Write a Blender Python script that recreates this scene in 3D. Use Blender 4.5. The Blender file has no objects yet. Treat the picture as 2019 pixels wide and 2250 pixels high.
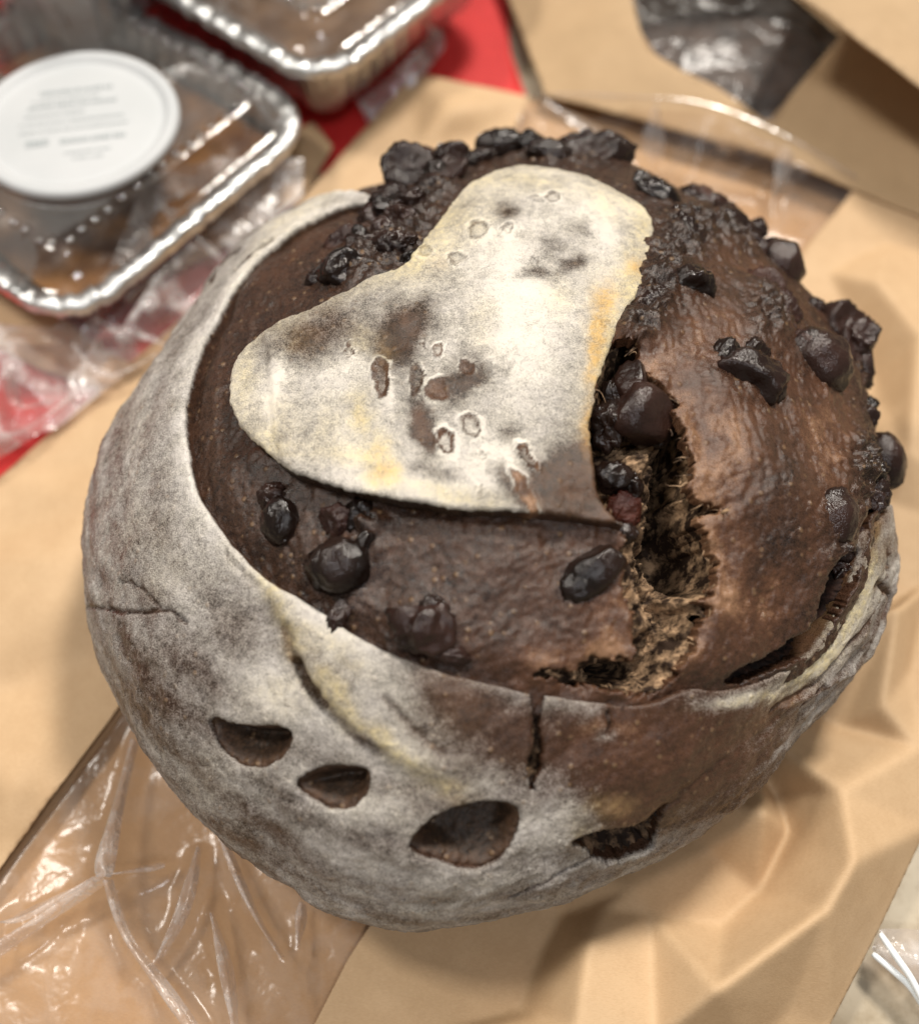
import bpy, bmesh, math, random
import numpy as np
from mathutils import Vector, Matrix
from mathutils.geometry import delaunay_2d_cdt

# ---------------------------------------------------------------- camera, light, exposure
CAM_LOC = (0.00000, -0.15029, 0.31613)
CAM_PITCH = math.radians(61.00)
CAM_HFOV = math.radians(45.00)
ZC, HU, HL = 0.04, 0.062, 0.052
S = bpy.context.scene
COL = S.collection
cam = bpy.data.cameras.new('camera'); camo = bpy.data.objects.new('camera', cam); COL.objects.link(camo)
camo.location = CAM_LOC; camo.rotation_euler = (math.pi/2 - CAM_PITCH, 0, 0)
cam.sensor_fit = 'HORIZONTAL'; cam.angle = CAM_HFOV; cam.clip_start = 0.01; cam.clip_end = 50
cam.dof.use_dof = True; cam.dof.focus_distance = 0.270; cam.dof.aperture_fstop = 6.4
cam.lens_unit = 'FOV'
S.camera = camo
S.render.resolution_x, S.render.resolution_y = 918, 1024
S.cycles.use_denoising = True
S.cycles.max_bounces = 8; S.cycles.transparent_max_bounces = 12
w = bpy.data.worlds.new('World'); S.world = w; w.use_nodes = True
w.node_tree.nodes['Background'].inputs[0].default_value = (1.0, 0.93, 0.84, 1)
w.node_tree.nodes['Background'].inputs[1].default_value = 0.23
def area(name, loc, target, size, power, color):
    l = bpy.data.lights.new(name, 'AREA'); l.shape = 'RECTANGLE'; l.size, l.size_y = size; l.energy = power; l.color = color
    o = bpy.data.objects.new(name, l); COL.objects.link(o); o.location = loc
    o.rotation_euler = (Vector(target) - Vector(loc)).to_track_quat('-Z', 'Y').to_euler()
    return o
area('ceiling_or_fill_lamp', (0.5, 0.85, 1.6), (0, 0, 0), (0.28, 0.28), 34, (1.0, 0.93, 0.84))
area('ceiling_or_fill_lamp', (-0.85, 0.25, 1.6), (0, 0, 0), (0.25, 0.25), 15, (1.0, 0.94, 0.86))
area('ceiling_or_fill_lamp', (0.25, -0.8, 1.8), (0, 0, 0), (0.3, 0.2), 8, (0.95, 0.96, 1.0))  # fill light added from the front, not one of the ceiling lamps
S.view_settings.view_transform = 'Standard'; S.view_settings.look = 'None'
S.view_settings.exposure = 0.05; S.view_settings.gamma = 1

# ---------------------------------------------------------------- measured outlines
# loaf outlines are in loaf-surface coordinates (a, b): angle from the loaf's crown times compass direction
RIM = [(-0.316,0.7806),(-0.3796,0.7537),(-0.4426,0.7226),(-0.4979,0.6535),(-0.5642,0.6029),(-0.6461,0.5666),(-0.7174,0.4964),(-0.7736,0.3829),(-0.7837,0.2656),(-0.7651,0.1333),(-0.7549,0.0384),(-0.7314,-0.0655),(-0.6976,-0.164),(-0.6605,-0.2329),(-0.6142,-0.3002),(-0.5627,-0.3587),(-0.5114,-0.4019),(-0.4407,-0.442),(-0.375,-0.4901),(-0.3112,-0.5367),(-0.2233,-0.5739),(-0.1224,-0.6154),(-0.0211,-0.6662),(0.0446,-0.6979),(0.1143,-0.7238),(0.2395,-0.7588),(0.3593,-0.7649),(0.4696,-0.7325),(0.5826,-0.7377),(0.7312,-0.7161),(0.8644,-0.6498),(0.9489,-0.5346),(0.9661,-0.4072),(0.9685,-0.2983),(0.9709,-0.2231),(1.4963,0.1046),(1.5407,0.5006),(1.3926,0.9751),(0.9866,1.4089),(0.44,1.6421),(-0.1447,1.6537),(-0.4882,1.5027),(-0.6948,1.3068)]
FLAP = [(0.0495,0.7528),(-0.0215,0.7023),(-0.0849,0.6171),(-0.1229,0.5222),(-0.1541,0.4484),(-0.1804,0.3839),(-0.1851,0.362),(-0.2,0.3407),(-0.2171,0.3227),(-0.2245,0.3254),(-0.2949,0.2974),(-0.3721,0.2718),(-0.4801,0.2434),(-0.5537,0.2134),(-0.5896,0.1719),(-0.5975,0.1032),(-0.5827,0.018),(-0.5451,-0.0591),(-0.4926,-0.1158),(-0.4358,-0.1731),(-0.3721,-0.2053),(-0.268,-0.2455),(-0.1414,-0.2742),(-0.0368,-0.2876),(0.0526,-0.3152),(0.1389,-0.3266),(0.2158,-0.3364),(0.2613,-0.3441),(0.2301,-0.3138),(0.2108,-0.2807),(0.2036,-0.2355),(0.1955,-0.1528),(0.1859,-0.0484),(0.2114,0.0525),(0.2337,0.1476),(0.2712,0.2333),(0.3119,0.3297),(0.3497,0.4895),(0.3303,0.607),(0.2726,0.6549),(0.1954,0.7045),(0.1172,0.7333)]
CRACK = [(0.2687,0.1288),(0.2947,0.119),(0.2926,0.1011),(0.2911,0.0834),(0.3187,0.0555),(0.3495,0.031),(0.3756,0.0062),(0.3865,-0.0063),(0.3736,-0.0324),(0.3771,-0.062),(0.3921,-0.0834),(0.3917,-0.1108),(0.4103,-0.1359),(0.4158,-0.1526),(0.4183,-0.181),(0.4216,-0.2249),(0.4437,-0.2466),(0.477,-0.2587),(0.5005,-0.2652),(0.4881,-0.286),(0.4573,-0.2986),(0.467,-0.3256),(0.4938,-0.3535),(0.4932,-0.3655),(0.5025,-0.3888),(0.5155,-0.4117),(0.5145,-0.4464),(0.5121,-0.4768),(0.501,-0.5004),(0.4697,-0.5061),(0.5137,-0.5197),(0.5025,-0.5429),(0.4838,-0.566),(0.4741,-0.5959),(0.4651,-0.629),(0.4447,-0.6587),(0.4292,-0.6952),(0.4053,-0.7181),(0.368,-0.7443),(0.2968,-0.7347),(0.228,-0.7226),(0.1616,-0.7019),(0.1233,-0.6902),(0.08,-0.6679),(0.0471,-0.6649),(0.0708,-0.6512),(0.0948,-0.6403),(0.1164,-0.6496),(0.1447,-0.6627),(0.1735,-0.6663),(0.1794,-0.6455),(0.205,-0.6357),(0.2446,-0.6447),(0.2708,-0.6394),(0.3012,-0.6464),(0.2994,-0.6111),(0.3007,-0.5635),(0.2862,-0.5136),(0.2726,-0.4734),(0.2759,-0.4271),(0.2699,-0.387),(0.2738,-0.3558),(0.2517,-0.3378),(0.2245,-0.2884),(0.204,-0.2446),(0.1929,-0.2502),(0.1857,-0.2022),(0.1869,-0.1339),(0.1816,-0.0599),(0.1991,0.0098),(0.21,0.0798),(0.2311,0.1335)]
SLIT = [(1.0766,0.1012),(1.0912,0.0657),(1.0619,-0.0064),(0.9635,-0.1184),(0.9408,-0.1742),(0.9108,-0.2228),(0.9116,-0.2735),(0.8631,-0.3087),(0.8244,-0.3507),(0.8373,-0.4292),(0.8384,-0.4837),(0.829,-0.5485),(0.7743,-0.59),(0.7285,-0.6275),(0.6774,-0.6531),(0.6155,-0.6717),(0.5804,-0.7062),(0.6137,-0.7233),(0.6884,-0.7103),(0.7555,-0.6869),(0.8347,-0.6582),(0.901,-0.6257),(0.939,-0.5639),(0.9598,-0.5027),(0.9613,-0.4393),(0.967,-0.3774),(0.9774,-0.3216),(0.9831,-0.2587),(0.9866,-0.189),(1.0278,-0.1533),(1.1132,-0.1397),(1.233,-0.094),(1.2943,-0.0408),(1.1501,-0.0676),(1.2988,0.0902),(1.2876,0.1578)]
SPLIT = [(0.0504,-0.6754),(0.0591,-0.7146),(0.0663,-0.7766),(0.0697,-0.8346),(0.0595,-0.8679),(0.056,-0.9038),(0.0636,-0.9374),(0.0706,-0.9788),(0.0771,-0.9369),(0.0943,-0.913),(0.0929,-0.8756),(0.0928,-0.8397),(0.0817,-0.7911),(0.0872,-0.7475),(0.0931,-0.7158),(0.099,-0.6823)]
DEEP = [[(0.2586,0.1997),(0.3131,0.1861),(0.3284,0.1503),(0.3045,0.1185),(0.27,0.1134),(0.2564,0.151)],[(0.3677,0.0865),(0.4279,0.0369),(0.4379,-0.039),(0.4337,-0.1006),(0.4586,-0.1348),(0.4653,-0.1724),(0.4603,-0.2),(0.4859,-0.2364),(0.5033,-0.2883),(0.5339,-0.3237),(0.5637,-0.3866),(0.554,-0.4676),(0.4975,-0.4836),(0.441,-0.4494),(0.408,-0.3671),(0.3857,-0.281),(0.3828,-0.1871),(0.359,-0.1239),(0.3364,-0.1141),(0.3689,-0.0601),(0.3925,0.018)],[(0.5879,-0.5259),(0.5464,-0.5276),(0.4975,-0.5468),(0.5087,-0.5875),(0.5152,-0.6138),(0.5464,-0.6027),(0.5767,-0.561)],[(0.1356,-0.7096),(0.1857,-0.7066),(0.2373,-0.7019),(0.2438,-0.6811),(0.2958,-0.673),(0.3459,-0.6815),(0.3518,-0.7079),(0.3381,-0.7302),(0.2612,-0.7295),(0.1939,-0.729)],[(0.381,-0.3701),(0.4044,-0.3613),(0.3997,-0.4192),(0.3719,-0.4554),(0.3641,-0.4414),(0.3838,-0.4196)],[(0.4538,-0.7037),(0.4881,-0.6973),(0.4976,-0.7368),(0.4726,-0.7513)]]
LEAVES = [[(-0.7219,-0.7459),(-0.6927,-0.7295),(-0.6525,-0.7426),(-0.5945,-0.7483),(-0.5391,-0.7471),(-0.5007,-0.7547),(-0.4873,-0.7736),(-0.4988,-0.8034),(-0.5293,-0.8389),(-0.57,-0.8628),(-0.6097,-0.8732),(-0.6551,-0.8696),(-0.696,-0.8435),(-0.716,-0.8125),(-0.7198,-0.7771)],[(-0.5,-0.9049),(-0.4695,-0.8732),(-0.4285,-0.8508),(-0.3808,-0.8371),(-0.3304,-0.8322),(-0.3016,-0.8405),(-0.2998,-0.8692),(-0.3111,-0.9029),(-0.3357,-0.9321),(-0.3704,-0.9558),(-0.4102,-0.9571),(-0.4504,-0.9478),(-0.4899,-0.9277)],[(-0.2211,-1.0352),(-0.1791,-0.981),(-0.1035,-0.9508),(-0.0284,-0.9609),(0.0265,-0.9943),(0.0416,-1.046),(0.019,-1.1266),(-0.0292,-1.1853),(-0.1002,-1.1697),(-0.1713,-1.1125),(-0.222,-1.0685)]]
TORN = [(0.1913,-1.1666),(0.2488,-1.1429),(0.3378,-1.1498),(0.4149,-1.1512),(0.4499,-1.1186),(0.4846,-1.1007),(0.4818,-1.1694),(0.4938,-1.2464),(0.5019,-1.3225),(0.4144,-1.3336),(0.3335,-1.3156),(0.2762,-1.2756),(0.2455,-1.2209)]
CREASES = [([(-0.4465,-0.5983),(-0.4293,-0.6342),(-0.4142,-0.6639),(-0.3971,-0.6882)],5,1.1),([(-1.0021,-0.3503),(-0.9312,-0.3733),(-0.8726,-0.407),(-0.8392,-0.4433)],0.7,0.5),([(-1.3978,-0.3856),(-1.1168,-0.4205),(-0.9962,-0.4446),(-0.9239,-0.451),(-0.8311,-0.4525),(-0.7951,-0.4596),(-0.754,-0.4872)],1.0,0.55),([(-0.4665,-0.5164),(-0.4532,-0.5746),(-0.4299,-0.6401),(-0.3931,-0.6985),(-0.3464,-0.7343),(-0.3071,-0.7703),(-0.2689,-0.7921)],0.9,1.5),([(-0.2497,-0.6643),(-0.2244,-0.6977),(-0.1946,-0.7387),(-0.1393,-0.7979)],0.7,1.0),([(-0.6205,-0.3237),(-0.6012,-0.3527),(-0.5712,-0.3844),(-0.5365,-0.4107)],0.6,0.8),([(-0.876,0.6758),(-0.8711,0.7883),(-0.7383,0.7434)],2.0,1.2),([(-0.7276,0.6024),(-0.6528,0.6302),(-0.5892,0.6318)],2.0,1.0),([(0.2527,-0.7804),(0.2619,-0.8147),(0.2607,-0.8416)],1.6,0.5),([(1.3016,-0.4452),(1.2718,-0.3741),(1.1772,-0.36),(1.1143,-0.3615)],2.0,1.5),([(1.0064,-0.8179),(1.0202,-0.7732),(1.0651,-0.7397)],2,1.2),([(0.5134,-1.0914),(0.4467,-1.1386),(0.2689,-1.2598),(0.1624,-1.3056),(0.0269,-1.3599)],0.5,0.8),([(0.6552,-0.9668),(0.5291,-1.0549),(0.4405,-1.1165)],0.5,1.6),([(1.0254,-0.2148),(1.0378,-0.3877),(0.9981,-0.569),(0.8398,-0.7091)],0.8,1.2),([(1.148,-0.2509),(1.1964,-0.36),(1.1144,-0.5552),(0.9942,-0.7345),(0.8186,-0.8154)],1.0,1.2)]
RIDGES = [([(-0.4797,-0.4356),(-0.4478,-0.5057),(-0.4132,-0.5877),(-0.3717,-0.6572),(-0.321,-0.7145),(-0.2453,-0.7736),(-0.1409,-0.8355)],1.6,4),([(1.3023,-0.2499),(1.3146,-0.4332),(1.2492,-0.6462),(0.8892,-0.8134)],1.2,2.0)]
FLAP_RIDGES = [([(-0.5257,0.1924),(-0.4886,0.1073),(-0.4607,-0.0272),(-0.4475,-0.1043),(-0.4291,-0.173)],1.3,1.6),([(0.2205,0.2333),(0.1855,0.1136),(0.1709,-0.0088),(0.1668,-0.137)],-1.2,7),([(0.1138,-0.0229),(0.1308,-0.1602),(0.0674,-0.3006)],1.2,9),([(0.0684,0.2281),(0.1317,0.2633),(0.2116,0.3329)],-0.8,8)]
OUT_FLOUR = [(-0.872,-0.026,6.762,0.509,-1.26,-4.951,0.05),(-1.0,-0.23,6.837,-0.766,-1.171,-6.413,-0.02),(-0.722,-0.357,6.353,-0.548,-1.04,-11.017,0.08),(-0.929,-0.645,3.732,2.2,2.269,-6.263,-0.22),(-1.232,-0.757,3.179,-0.469,0.954,-8.846,-0.12),(-0.681,-0.71,12.224,-3.151,0.369,-13.35,-0.02),(-0.495,-0.662,7.909,1.839,4.174,-12.492,0.34),(-0.342,-0.701,10.599,-0.759,1.104,-13.698,0.2),(-0.613,-0.885,10.968,-9.336,-5.483,-9.95,0.12),(-0.364,-0.924,8.876,-5.615,-6.05,-9.417,0.22),(-0.836,-0.913,8.38,-5.321,1.357,-9.297,-0.12),(-0.715,-1.147,5.996,-6.039,-2.104,-3.378,-0.18),(-0.203,-0.778,10.569,-6.178,-11.305,-14.332,0.22),(0.048,-1.021,10.488,0.359,-2.999,-10.894,0.24),(0.114,-1.134,8.832,2.768,1.705,-9.607,0.2),(-0.243,-1.21,3.605,-0.875,-4.304,-5.75,0.08),(-0.717,-1.435,7.432,-2.984,83.399,149.347,-0.05),(0.253,-0.882,4.125,0.486,-0.617,-5.487,-0.5),(0.576,-0.904,3.069,2.972,1.399,-3.713,-0.45),(0.012,-0.776,10.397,0.061,-2.038,-9.534,-0.25),(-0.139,-0.625,7.389,-3.521,-12.172,-16.583,-0.45),(-0.105,-0.702,14.948,-0.451,-3.921,-15.263,-0.25),(0.383,-1.11,7.247,3.782,1.875,-8.455,-0.45),(0.206,-1.034,12.637,1.386,-5.33,-21.884,0.35),(0.256,-0.845,28.436,12.217,8.608,-36.625,0.75),(0.85,-0.88,3.548,7.592,4.386,-4.465,-0.1),(0.655,-1.118,4.55,4.835,2.644,-5.33,-0.2),(1.036,-0.446,11.55,-1.783,-0.754,-6.286,0.55),(0.946,-0.679,3.165,6.067,9.461,-13.436,0.55),(0.642,-0.765,8.829,4.476,4.566,-50.442,0.8),(1.21,-0.292,5.499,2.894,1.186,-6.234,0.2),(1.033,-0.229,9.216,3.355,2.695,-11.7,-0.35),(1.292,-0.084,-256.707,255.553,7.606,-16.724,-0.35),(1.206,-0.85,1.526,4.889,7.922,-10.528,0.3),(-0.653,-0.054,18.327,-2.822,-1.266,-3.86,0.16),(-0.452,-0.42,6.254,-6.143,-16.056,-17.509,0.14),(-0.294,-0.578,5.966,-4.477,-13.292,-19.66,0.2),(-0.555,0.762,5.798,2.332,7.729,-5.967,0.35),(-0.734,0.511,8.854,-4.365,-4.629,-4.104,0.15),(-0.941,-0.454,8.664,-2.298,-1.527,-19.642,-0.06),(-0.312,-1.041,6.584,-3.24,-7.166,-9.895,-0.1)]
OUT_YELLOW = [(-0.448,-0.534,34.692,13.198,5.123,-12.752,0.9),(-0.382,-0.641,26.398,18.691,9.301,-13.976,1.0),(-0.342,-0.701,26.649,24.579,16.615,-19.723,1.1),(-0.243,-0.778,9.682,-7.551,-28.686,-29.499,1.0),(-0.131,-0.891,10.686,-6.0,-33.644,-32.614,0.8),(-0.336,-0.579,12.614,-11.486,-25.791,-34.498,0.6),(-0.542,-0.373,10.255,-10.723,-19.662,-23.857,0.35),(-0.497,-0.438,43.256,14.022,5.136,-18.411,0.6),(1.023,-0.463,13.894,-3.304,-0.991,-6.273,1.0),(0.93,-0.695,3.282,5.98,11.914,-17.388,1.0),(0.66,-0.766,8.546,4.452,4.981,-58.549,0.8),(0.301,-1.057,14.064,2.317,-8.057,-34.91,0.9),(0.231,-1.136,18.087,9.417,4.905,-10.295,0.4),(-0.552,0.802,5.483,2.154,10.291,-5.29,0.4),(-0.496,-0.673,14.84,-2.14,-0.147,-22.026,0.3),(-0.292,-0.509,21.65,-13.453,-22.486,-44.324,0.5),(1.039,-0.255,34.729,5.264,0.91,-7.083,0.6)]
OUT_BROWN = [(0.253,-0.882,3.881,0.467,-0.565,-5.04,0.16),(0.576,-0.904,3.052,3.018,1.216,-3.226,0.16),(0.254,-0.821,13.383,1.069,-4.583,-41.193,0.5),(-0.139,-0.625,7.389,-3.521,-12.172,-16.583,0.15),(0.927,-0.776,1.783,3.34,5.998,-10.264,0.2),(1.095,-0.186,4.49,1.075,2.366,-8.588,0.2),(0.318,-1.077,23.251,4.216,-8.15,-33.674,0.4)]
FLAP_FLOUR = [(-0.398,0.186,8.716,3.962,3.441,-12.226,-0.42),(-0.443,0.136,19.692,4.343,-4.151,-19.461,-0.2),(-0.185,0.16,15.48,5.717,9.082,-17.215,-0.55),(-0.222,0.099,23.555,2.524,-1.792,-16.814,-0.5),(-0.161,-0.083,51.486,8.205,2.404,-16.327,-0.6),(-0.148,-0.129,57.46,-0.275,-1.745,-33.587,-0.4),(-0.081,0.01,15.529,3.321,13.586,-50.481,-0.45),(-0.107,-0.007,28.621,-0.837,-0.975,-26.916,-0.35),(-0.061,0.05,36.694,-2.346,-2.538,-27.05,-0.35),(0.014,-0.115,34.136,-0.732,-5.097,-48.38,-0.3),(0.137,-0.264,10.565,5.759,7.472,-12.467,-0.95),(0.216,-0.303,16.042,-0.434,0.6,-16.686,-0.9),(0.18,-0.191,24.606,-1.146,0.87,-16.103,-0.5),(0.089,-0.243,18.776,-17.155,-23.127,-25.671,-0.4),(-0.006,-0.222,58.928,27.738,10.98,-25.647,-0.5),(-0.153,-0.198,24.439,-6.192,-24.228,-71.065,-0.22),(-0.105,-0.213,45.0,0.685,2.432,-55.124,-0.2),(0.152,0.32,23.686,7.515,35.591,-40.575,-0.5),(0.072,0.274,38.625,-1.719,7.474,-50.805,-0.45),(0.025,0.488,34.33,-1.14,-4.624,-27.842,-0.38),(0.103,0.358,27.631,-1.602,5.805,-29.249,-0.25),(0.17,0.42,33.152,-13.455,-17.167,-27.367,-0.25),(0.041,0.137,12.668,0.204,1.033,-7.123,0.18),(-0.013,0.311,11.795,-0.199,-1.022,-9.862,0.12),(0.004,-0.174,13.007,-0.197,-1.49,-14.515,0.18),(-0.25,-0.157,12.899,-4.2,-7.454,-16.308,0.12),(-0.27,0.271,16.922,4.223,4.983,-19.53,-0.1),(0.123,-0.022,25.249,5.469,1.785,-7.002,-0.08),(0.201,0.446,13.709,-1.077,2.902,-7.839,0.14),(-0.361,-0.021,17.579,0.304,-1.343,-10.54,0.08),(0.202,0.028,33.476,5.307,2.23,-7.276,0.05),(-0.243,0.028,64.677,9.945,1.696,-23.794,-0.3),(-0.172,0.019,80.031,1.269,-2.026,-29.055,-0.25),(0.039,-0.278,72.075,30.115,6.46,-19.085,-0.5),(0.042,-0.18,80.453,32.579,8.749,-22.815,-0.3),(-0.476,0.032,65.493,-1.876,-2.78,-9.041,0.3),(-0.179,-0.239,7.019,-1.459,-13.243,-51.382,0.1)]
FLAP_YELLOW = [(-0.448,0.164,23.915,4.775,-5.785,-24.844,0.3),(-0.458,-0.092,24.937,0.31,-1.748,-12.035,0.4),(-0.548,0.072,35.506,4.769,-3.382,-14.164,0.35),(-0.286,-0.051,42.152,6.314,2.137,-21.013,0.9),(-0.245,-0.168,34.384,6.083,2.385,-18.502,1.1),(-0.231,-0.202,37.799,0.013,-3.398,-51.923,0.9),(-0.106,0.46,8.129,3.124,8.293,-8.071,0.5),(-0.178,0.339,18.346,1.016,-0.945,-16.98,0.3),(0.22,0.052,33.428,4.42,1.616,-5.842,0.9),(0.279,0.297,23.599,-1.167,3.148,-11.438,0.6),(0.322,0.492,29.595,-3.886,4.534,-10.33,0.4),(0.255,0.555,15.023,-6.701,-8.835,-9.763,0.35),(0.062,0.641,8.471,-1.039,-5.209,-16.208,0.45),(-0.305,-0.153,12.937,-3.292,-11.861,-32.269,0.35),(-0.091,-0.258,9.56,-0.999,-15.767,-59.413,0.5),(-0.292,0.146,33.36,2.157,-4.3,-26.569,0.45),(-0.241,0.101,53.06,5.565,-3.173,-27.463,0.4),(-0.033,0.156,38.967,-0.721,-3.162,-15.218,0.25),(0.112,0.213,36.521,-0.904,4.166,-22.613,0.3),(-0.36,-0.074,26.57,0.121,-1.928,-16.095,0.3)]
FLAP_ORANGE = [(-0.238,-0.199,40.278,0.172,-3.772,-57.685,1.0),(-0.246,-0.158,55.134,1.438,-2.24,-34.336,0.4),(0.211,0.228,36.028,-11.072,-4.248,-18.0,0.9),(0.197,0.137,52.139,-6.792,-1.393,-12.978,0.8),(0.19,0.015,66.23,-2.73,-0.317,-7.946,0.8),(0.188,-0.111,71.312,3.444,2.396,-17.142,0.8),(0.298,0.347,35.978,-3.058,10.323,-33.211,1.0),(-0.124,0.336,53.294,1.359,-7.39,-48.362,0.2),(-0.286,-0.057,78.159,0.037,-4.902,-47.834,0.2)]
FLAP_BROWN = [(-0.398,0.186,7.905,3.629,3.081,-11.259,0.25),(0.137,-0.264,9.341,5.106,6.539,-10.915,0.35),(0.227,-0.282,18.591,2.811,2.308,-10.923,0.45),(-0.126,-0.007,51.798,-1.123,-1.703,-36.259,1.0),(-0.067,0.046,62.935,-6.88,-6.91,-58.922,1.1),(-0.126,0.092,74.568,-15.438,-9.754,-65.146,1.1),(0.026,-0.237,63.626,26.115,4.534,-13.517,0.9),(0.049,-0.289,52.071,-1.017,-4.876,-41.811,0.9),(0.056,-0.181,64.606,32.914,10.422,-19.206,0.6),(-0.111,-0.13,53.534,20.437,13.984,-28.472,0.6),(-0.064,-0.095,46.776,-0.173,0.588,-41.544,0.6),(-0.174,-0.066,81.854,-2.423,-4.644,-68.336,0.9),(-0.157,-0.104,56.185,0.622,-1.113,-25.152,0.4),(-0.17,0.157,25.479,-4.056,-3.988,-23.82,0.3),(-0.243,0.028,68.714,10.485,1.608,-22.63,0.3)]
IN_BROWN = [(0.543,-0.113,1.968,0.363,0.641,-2.44,0.36),(0.446,-0.129,13.043,2.518,1.525,-9.211,0.24),(0.571,0.01,8.263,-2.35,3.697,-14.17,0.15),(0.468,-0.308,15.235,1.141,1.273,-7.159,0.28),(0.533,-0.509,13.727,-5.143,-1.743,-7.27,0.35),(0.659,-0.511,10.661,-3.134,-1.637,-9.125,0.34),(0.55,-0.23,7.516,1.873,2.553,-13.298,-0.12),(0.663,-0.307,12.123,5.969,2.574,-6.512,-0.18),(0.615,-0.418,24.519,-7.841,-1.451,-6.85,-0.3),(0.631,-0.096,17.408,4.34,3.149,-9.276,-0.3),(0.492,0.21,10.548,0.092,4.111,-12.828,0.28),(0.636,0.553,8.617,-5.217,-2.384,-8.418,0.35),(0.396,0.148,13.895,0.857,4.748,-20.358,0.12),(0.846,0.022,11.761,-3.641,2.082,-5.838,0.35),(0.331,0.099,17.869,1.076,3.744,-20.822,0.25),(0.236,-0.566,15.278,0.453,-0.031,-11.955,0.42),(0.173,-0.633,11.43,0.267,-1.84,-24.291,0.42),(0.079,-0.61,19.522,0.155,-2.961,-19.942,0.3),(0.101,-0.358,16.234,-0.322,-1.288,-33.648,0.12),(-0.045,-0.575,10.591,-0.137,-4.428,-20.272,0.12),(0.079,-0.424,32.232,11.253,3.811,-16.016,0.12),(-0.185,-0.392,4.293,-0.772,-5.378,-17.621,0.06),(-0.423,0.601,10.443,3.873,8.153,-10.109,0.12),(-0.523,0.508,9.37,5.294,10.253,-11.509,0.14),(-0.329,-0.339,105.181,-2.373,-1.372,-20.525,0.6),(-0.384,-0.394,51.008,-1.687,-4.256,-68.039,0.2)]
IN_GLOSS = [(0.468,0.139,11.185,0.1,3.509,-13.177,0.8),(0.245,-0.462,11.337,0.141,0.205,-16.056,0.3),(-0.325,-0.379,8.944,-0.326,-0.59,-11.396,0.4),(0.406,0.337,13.528,-1.3,4.262,-11.939,0.5)]
LUMPY = [(-0.239,0.54,11.336,-1.81,-4.872,-4.669,1.1),(-0.287,0.418,13.77,4.128,7.741,-14.761,1.0),(-0.141,0.76,8.716,2.209,20.667,-9.305,1.0),(0.431,0.51,13.478,-2.144,5.513,-9.939,1.1),(0.332,0.273,20.416,-5.137,-0.549,-8.463,1.1),(0.621,0.7,7.43,-3.95,0.165,-8.11,1.0),(0.274,0.149,31.007,1.841,3.007,-17.134,1.0),(0.2,1.007,6.981,-1.06,1.264,-5.782,1.0),(0.981,-0.045,8.912,-2.001,3.582,-8.821,1.1),(0.659,0.345,14.523,-4.97,1.793,-7.359,0.9),(-0.286,-0.293,27.005,-0.414,-1.121,-17.084,0.7),(0.874,-0.33,16.113,11.649,3.767,-11.442,0.9),(1.154,0.481,190.493,-54.394,-12.34,-0.287,0.8),(-0.15,-0.516,14.23,-0.376,-1.74,-17.649,0.35)]
CRUMB_LEDGE = [(0.311,-0.154,34.241,5.058,2.91,-16.761,1.0),(0.343,-0.291,33.81,-0.827,1.47,-12.363,1.0),(0.325,-0.474,36.958,4.243,1.038,-10.987,1.0),(0.364,-0.565,23.027,1.031,-0.07,-25.524,0.9),(0.395,-0.658,22.112,1.859,-0.623,-24.492,0.6),(0.481,-0.158,36.778,7.097,3.844,-23.064,1.0),(0.51,-0.278,36.732,6.993,7.473,-37.554,1.0),(0.313,-0.14,16.531,3.589,8.253,-53.251,0.6),(0.251,-0.724,7.27,0.397,-3.483,-70.924,0.7)]
BLISTERS = [(-0.243,0.028,55.018,8.267,1.483,-20.614,1.0),(-0.172,0.019,65.916,0.776,-1.695,-24.517,0.6),(-0.111,-0.13,53.52,20.464,13.566,-27.622,1.0),(-0.064,-0.095,44.039,14.541,15.036,-36.541,0.6),(-0.039,0.429,41.553,-0.311,-8.497,-28.439,0.5),(0.02,0.419,75.221,-2.29,-8.66,-47.908,0.5),(0.072,0.305,116.594,-5.551,9.504,-85.319,0.5),(0.118,0.536,52.392,-4.033,9.35,-46.903,0.6),(-0.154,0.385,56.252,13.966,20.465,-40.628,0.4),(-0.084,0.349,48.448,0.156,-12.627,-53.581,0.4),(-0.322,0.115,114.44,16.555,-9.042,-56.599,0.8),(0.039,-0.268,77.379,32.349,5.419,-15.877,1.0),(0.051,-0.186,91.839,46.653,11.174,-21.837,1.0),(-0.126,-0.007,47.49,-1.054,-1.57,-33.677,0.7),(-0.067,0.046,63.043,-5.96,-6.101,-52.026,0.7),(-0.126,0.092,74.615,-15.121,-9.114,-60.878,0.7),(-0.156,0.11,118.215,-24.75,-19.664,-120.637,0.5),(-0.039,-0.166,147.958,-2.087,-8.439,-85.31,0.4),(-0.045,-0.247,132.507,-1.838,-20.933,-131.492,0.6),(0.085,0.533,76.584,-4.792,2.126,-56.1,0.3),(0.209,0.162,85.774,-0.737,15.188,-97.711,0.3)]
HCTRL = [(-0.751,0.273,-1),(-0.729,0.017,-1.5),(-0.665,-0.136,-1.2),(-0.526,0.434,-1),(-0.376,0.608,-1),(-0.429,-0.292,-1),(-0.204,-0.363,0),(-0.317,-0.447,-0.8),(0.002,-0.436,1),(-0.102,-0.558,0),(0.17,-0.571,2),(0.056,-0.636,1),(0.288,-0.663,1),(0.333,-0.145,3),(0.438,-0.013,5),(0.536,-0.123,6),(0.529,-0.383,5),(0.691,-0.218,5),(0.75,0.071,4),(0.529,0.302,4),(0.431,0.501,2),(0.706,-0.466,3),(0.578,-0.626,2),(0.863,-0.035,2),(0.72,0.648,2),(-0.089,0.098,1),(0.067,0.376,0),(0.121,-0.16,1),(-0.31,-0.002,0),(-0.163,0.687,-1)]
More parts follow.
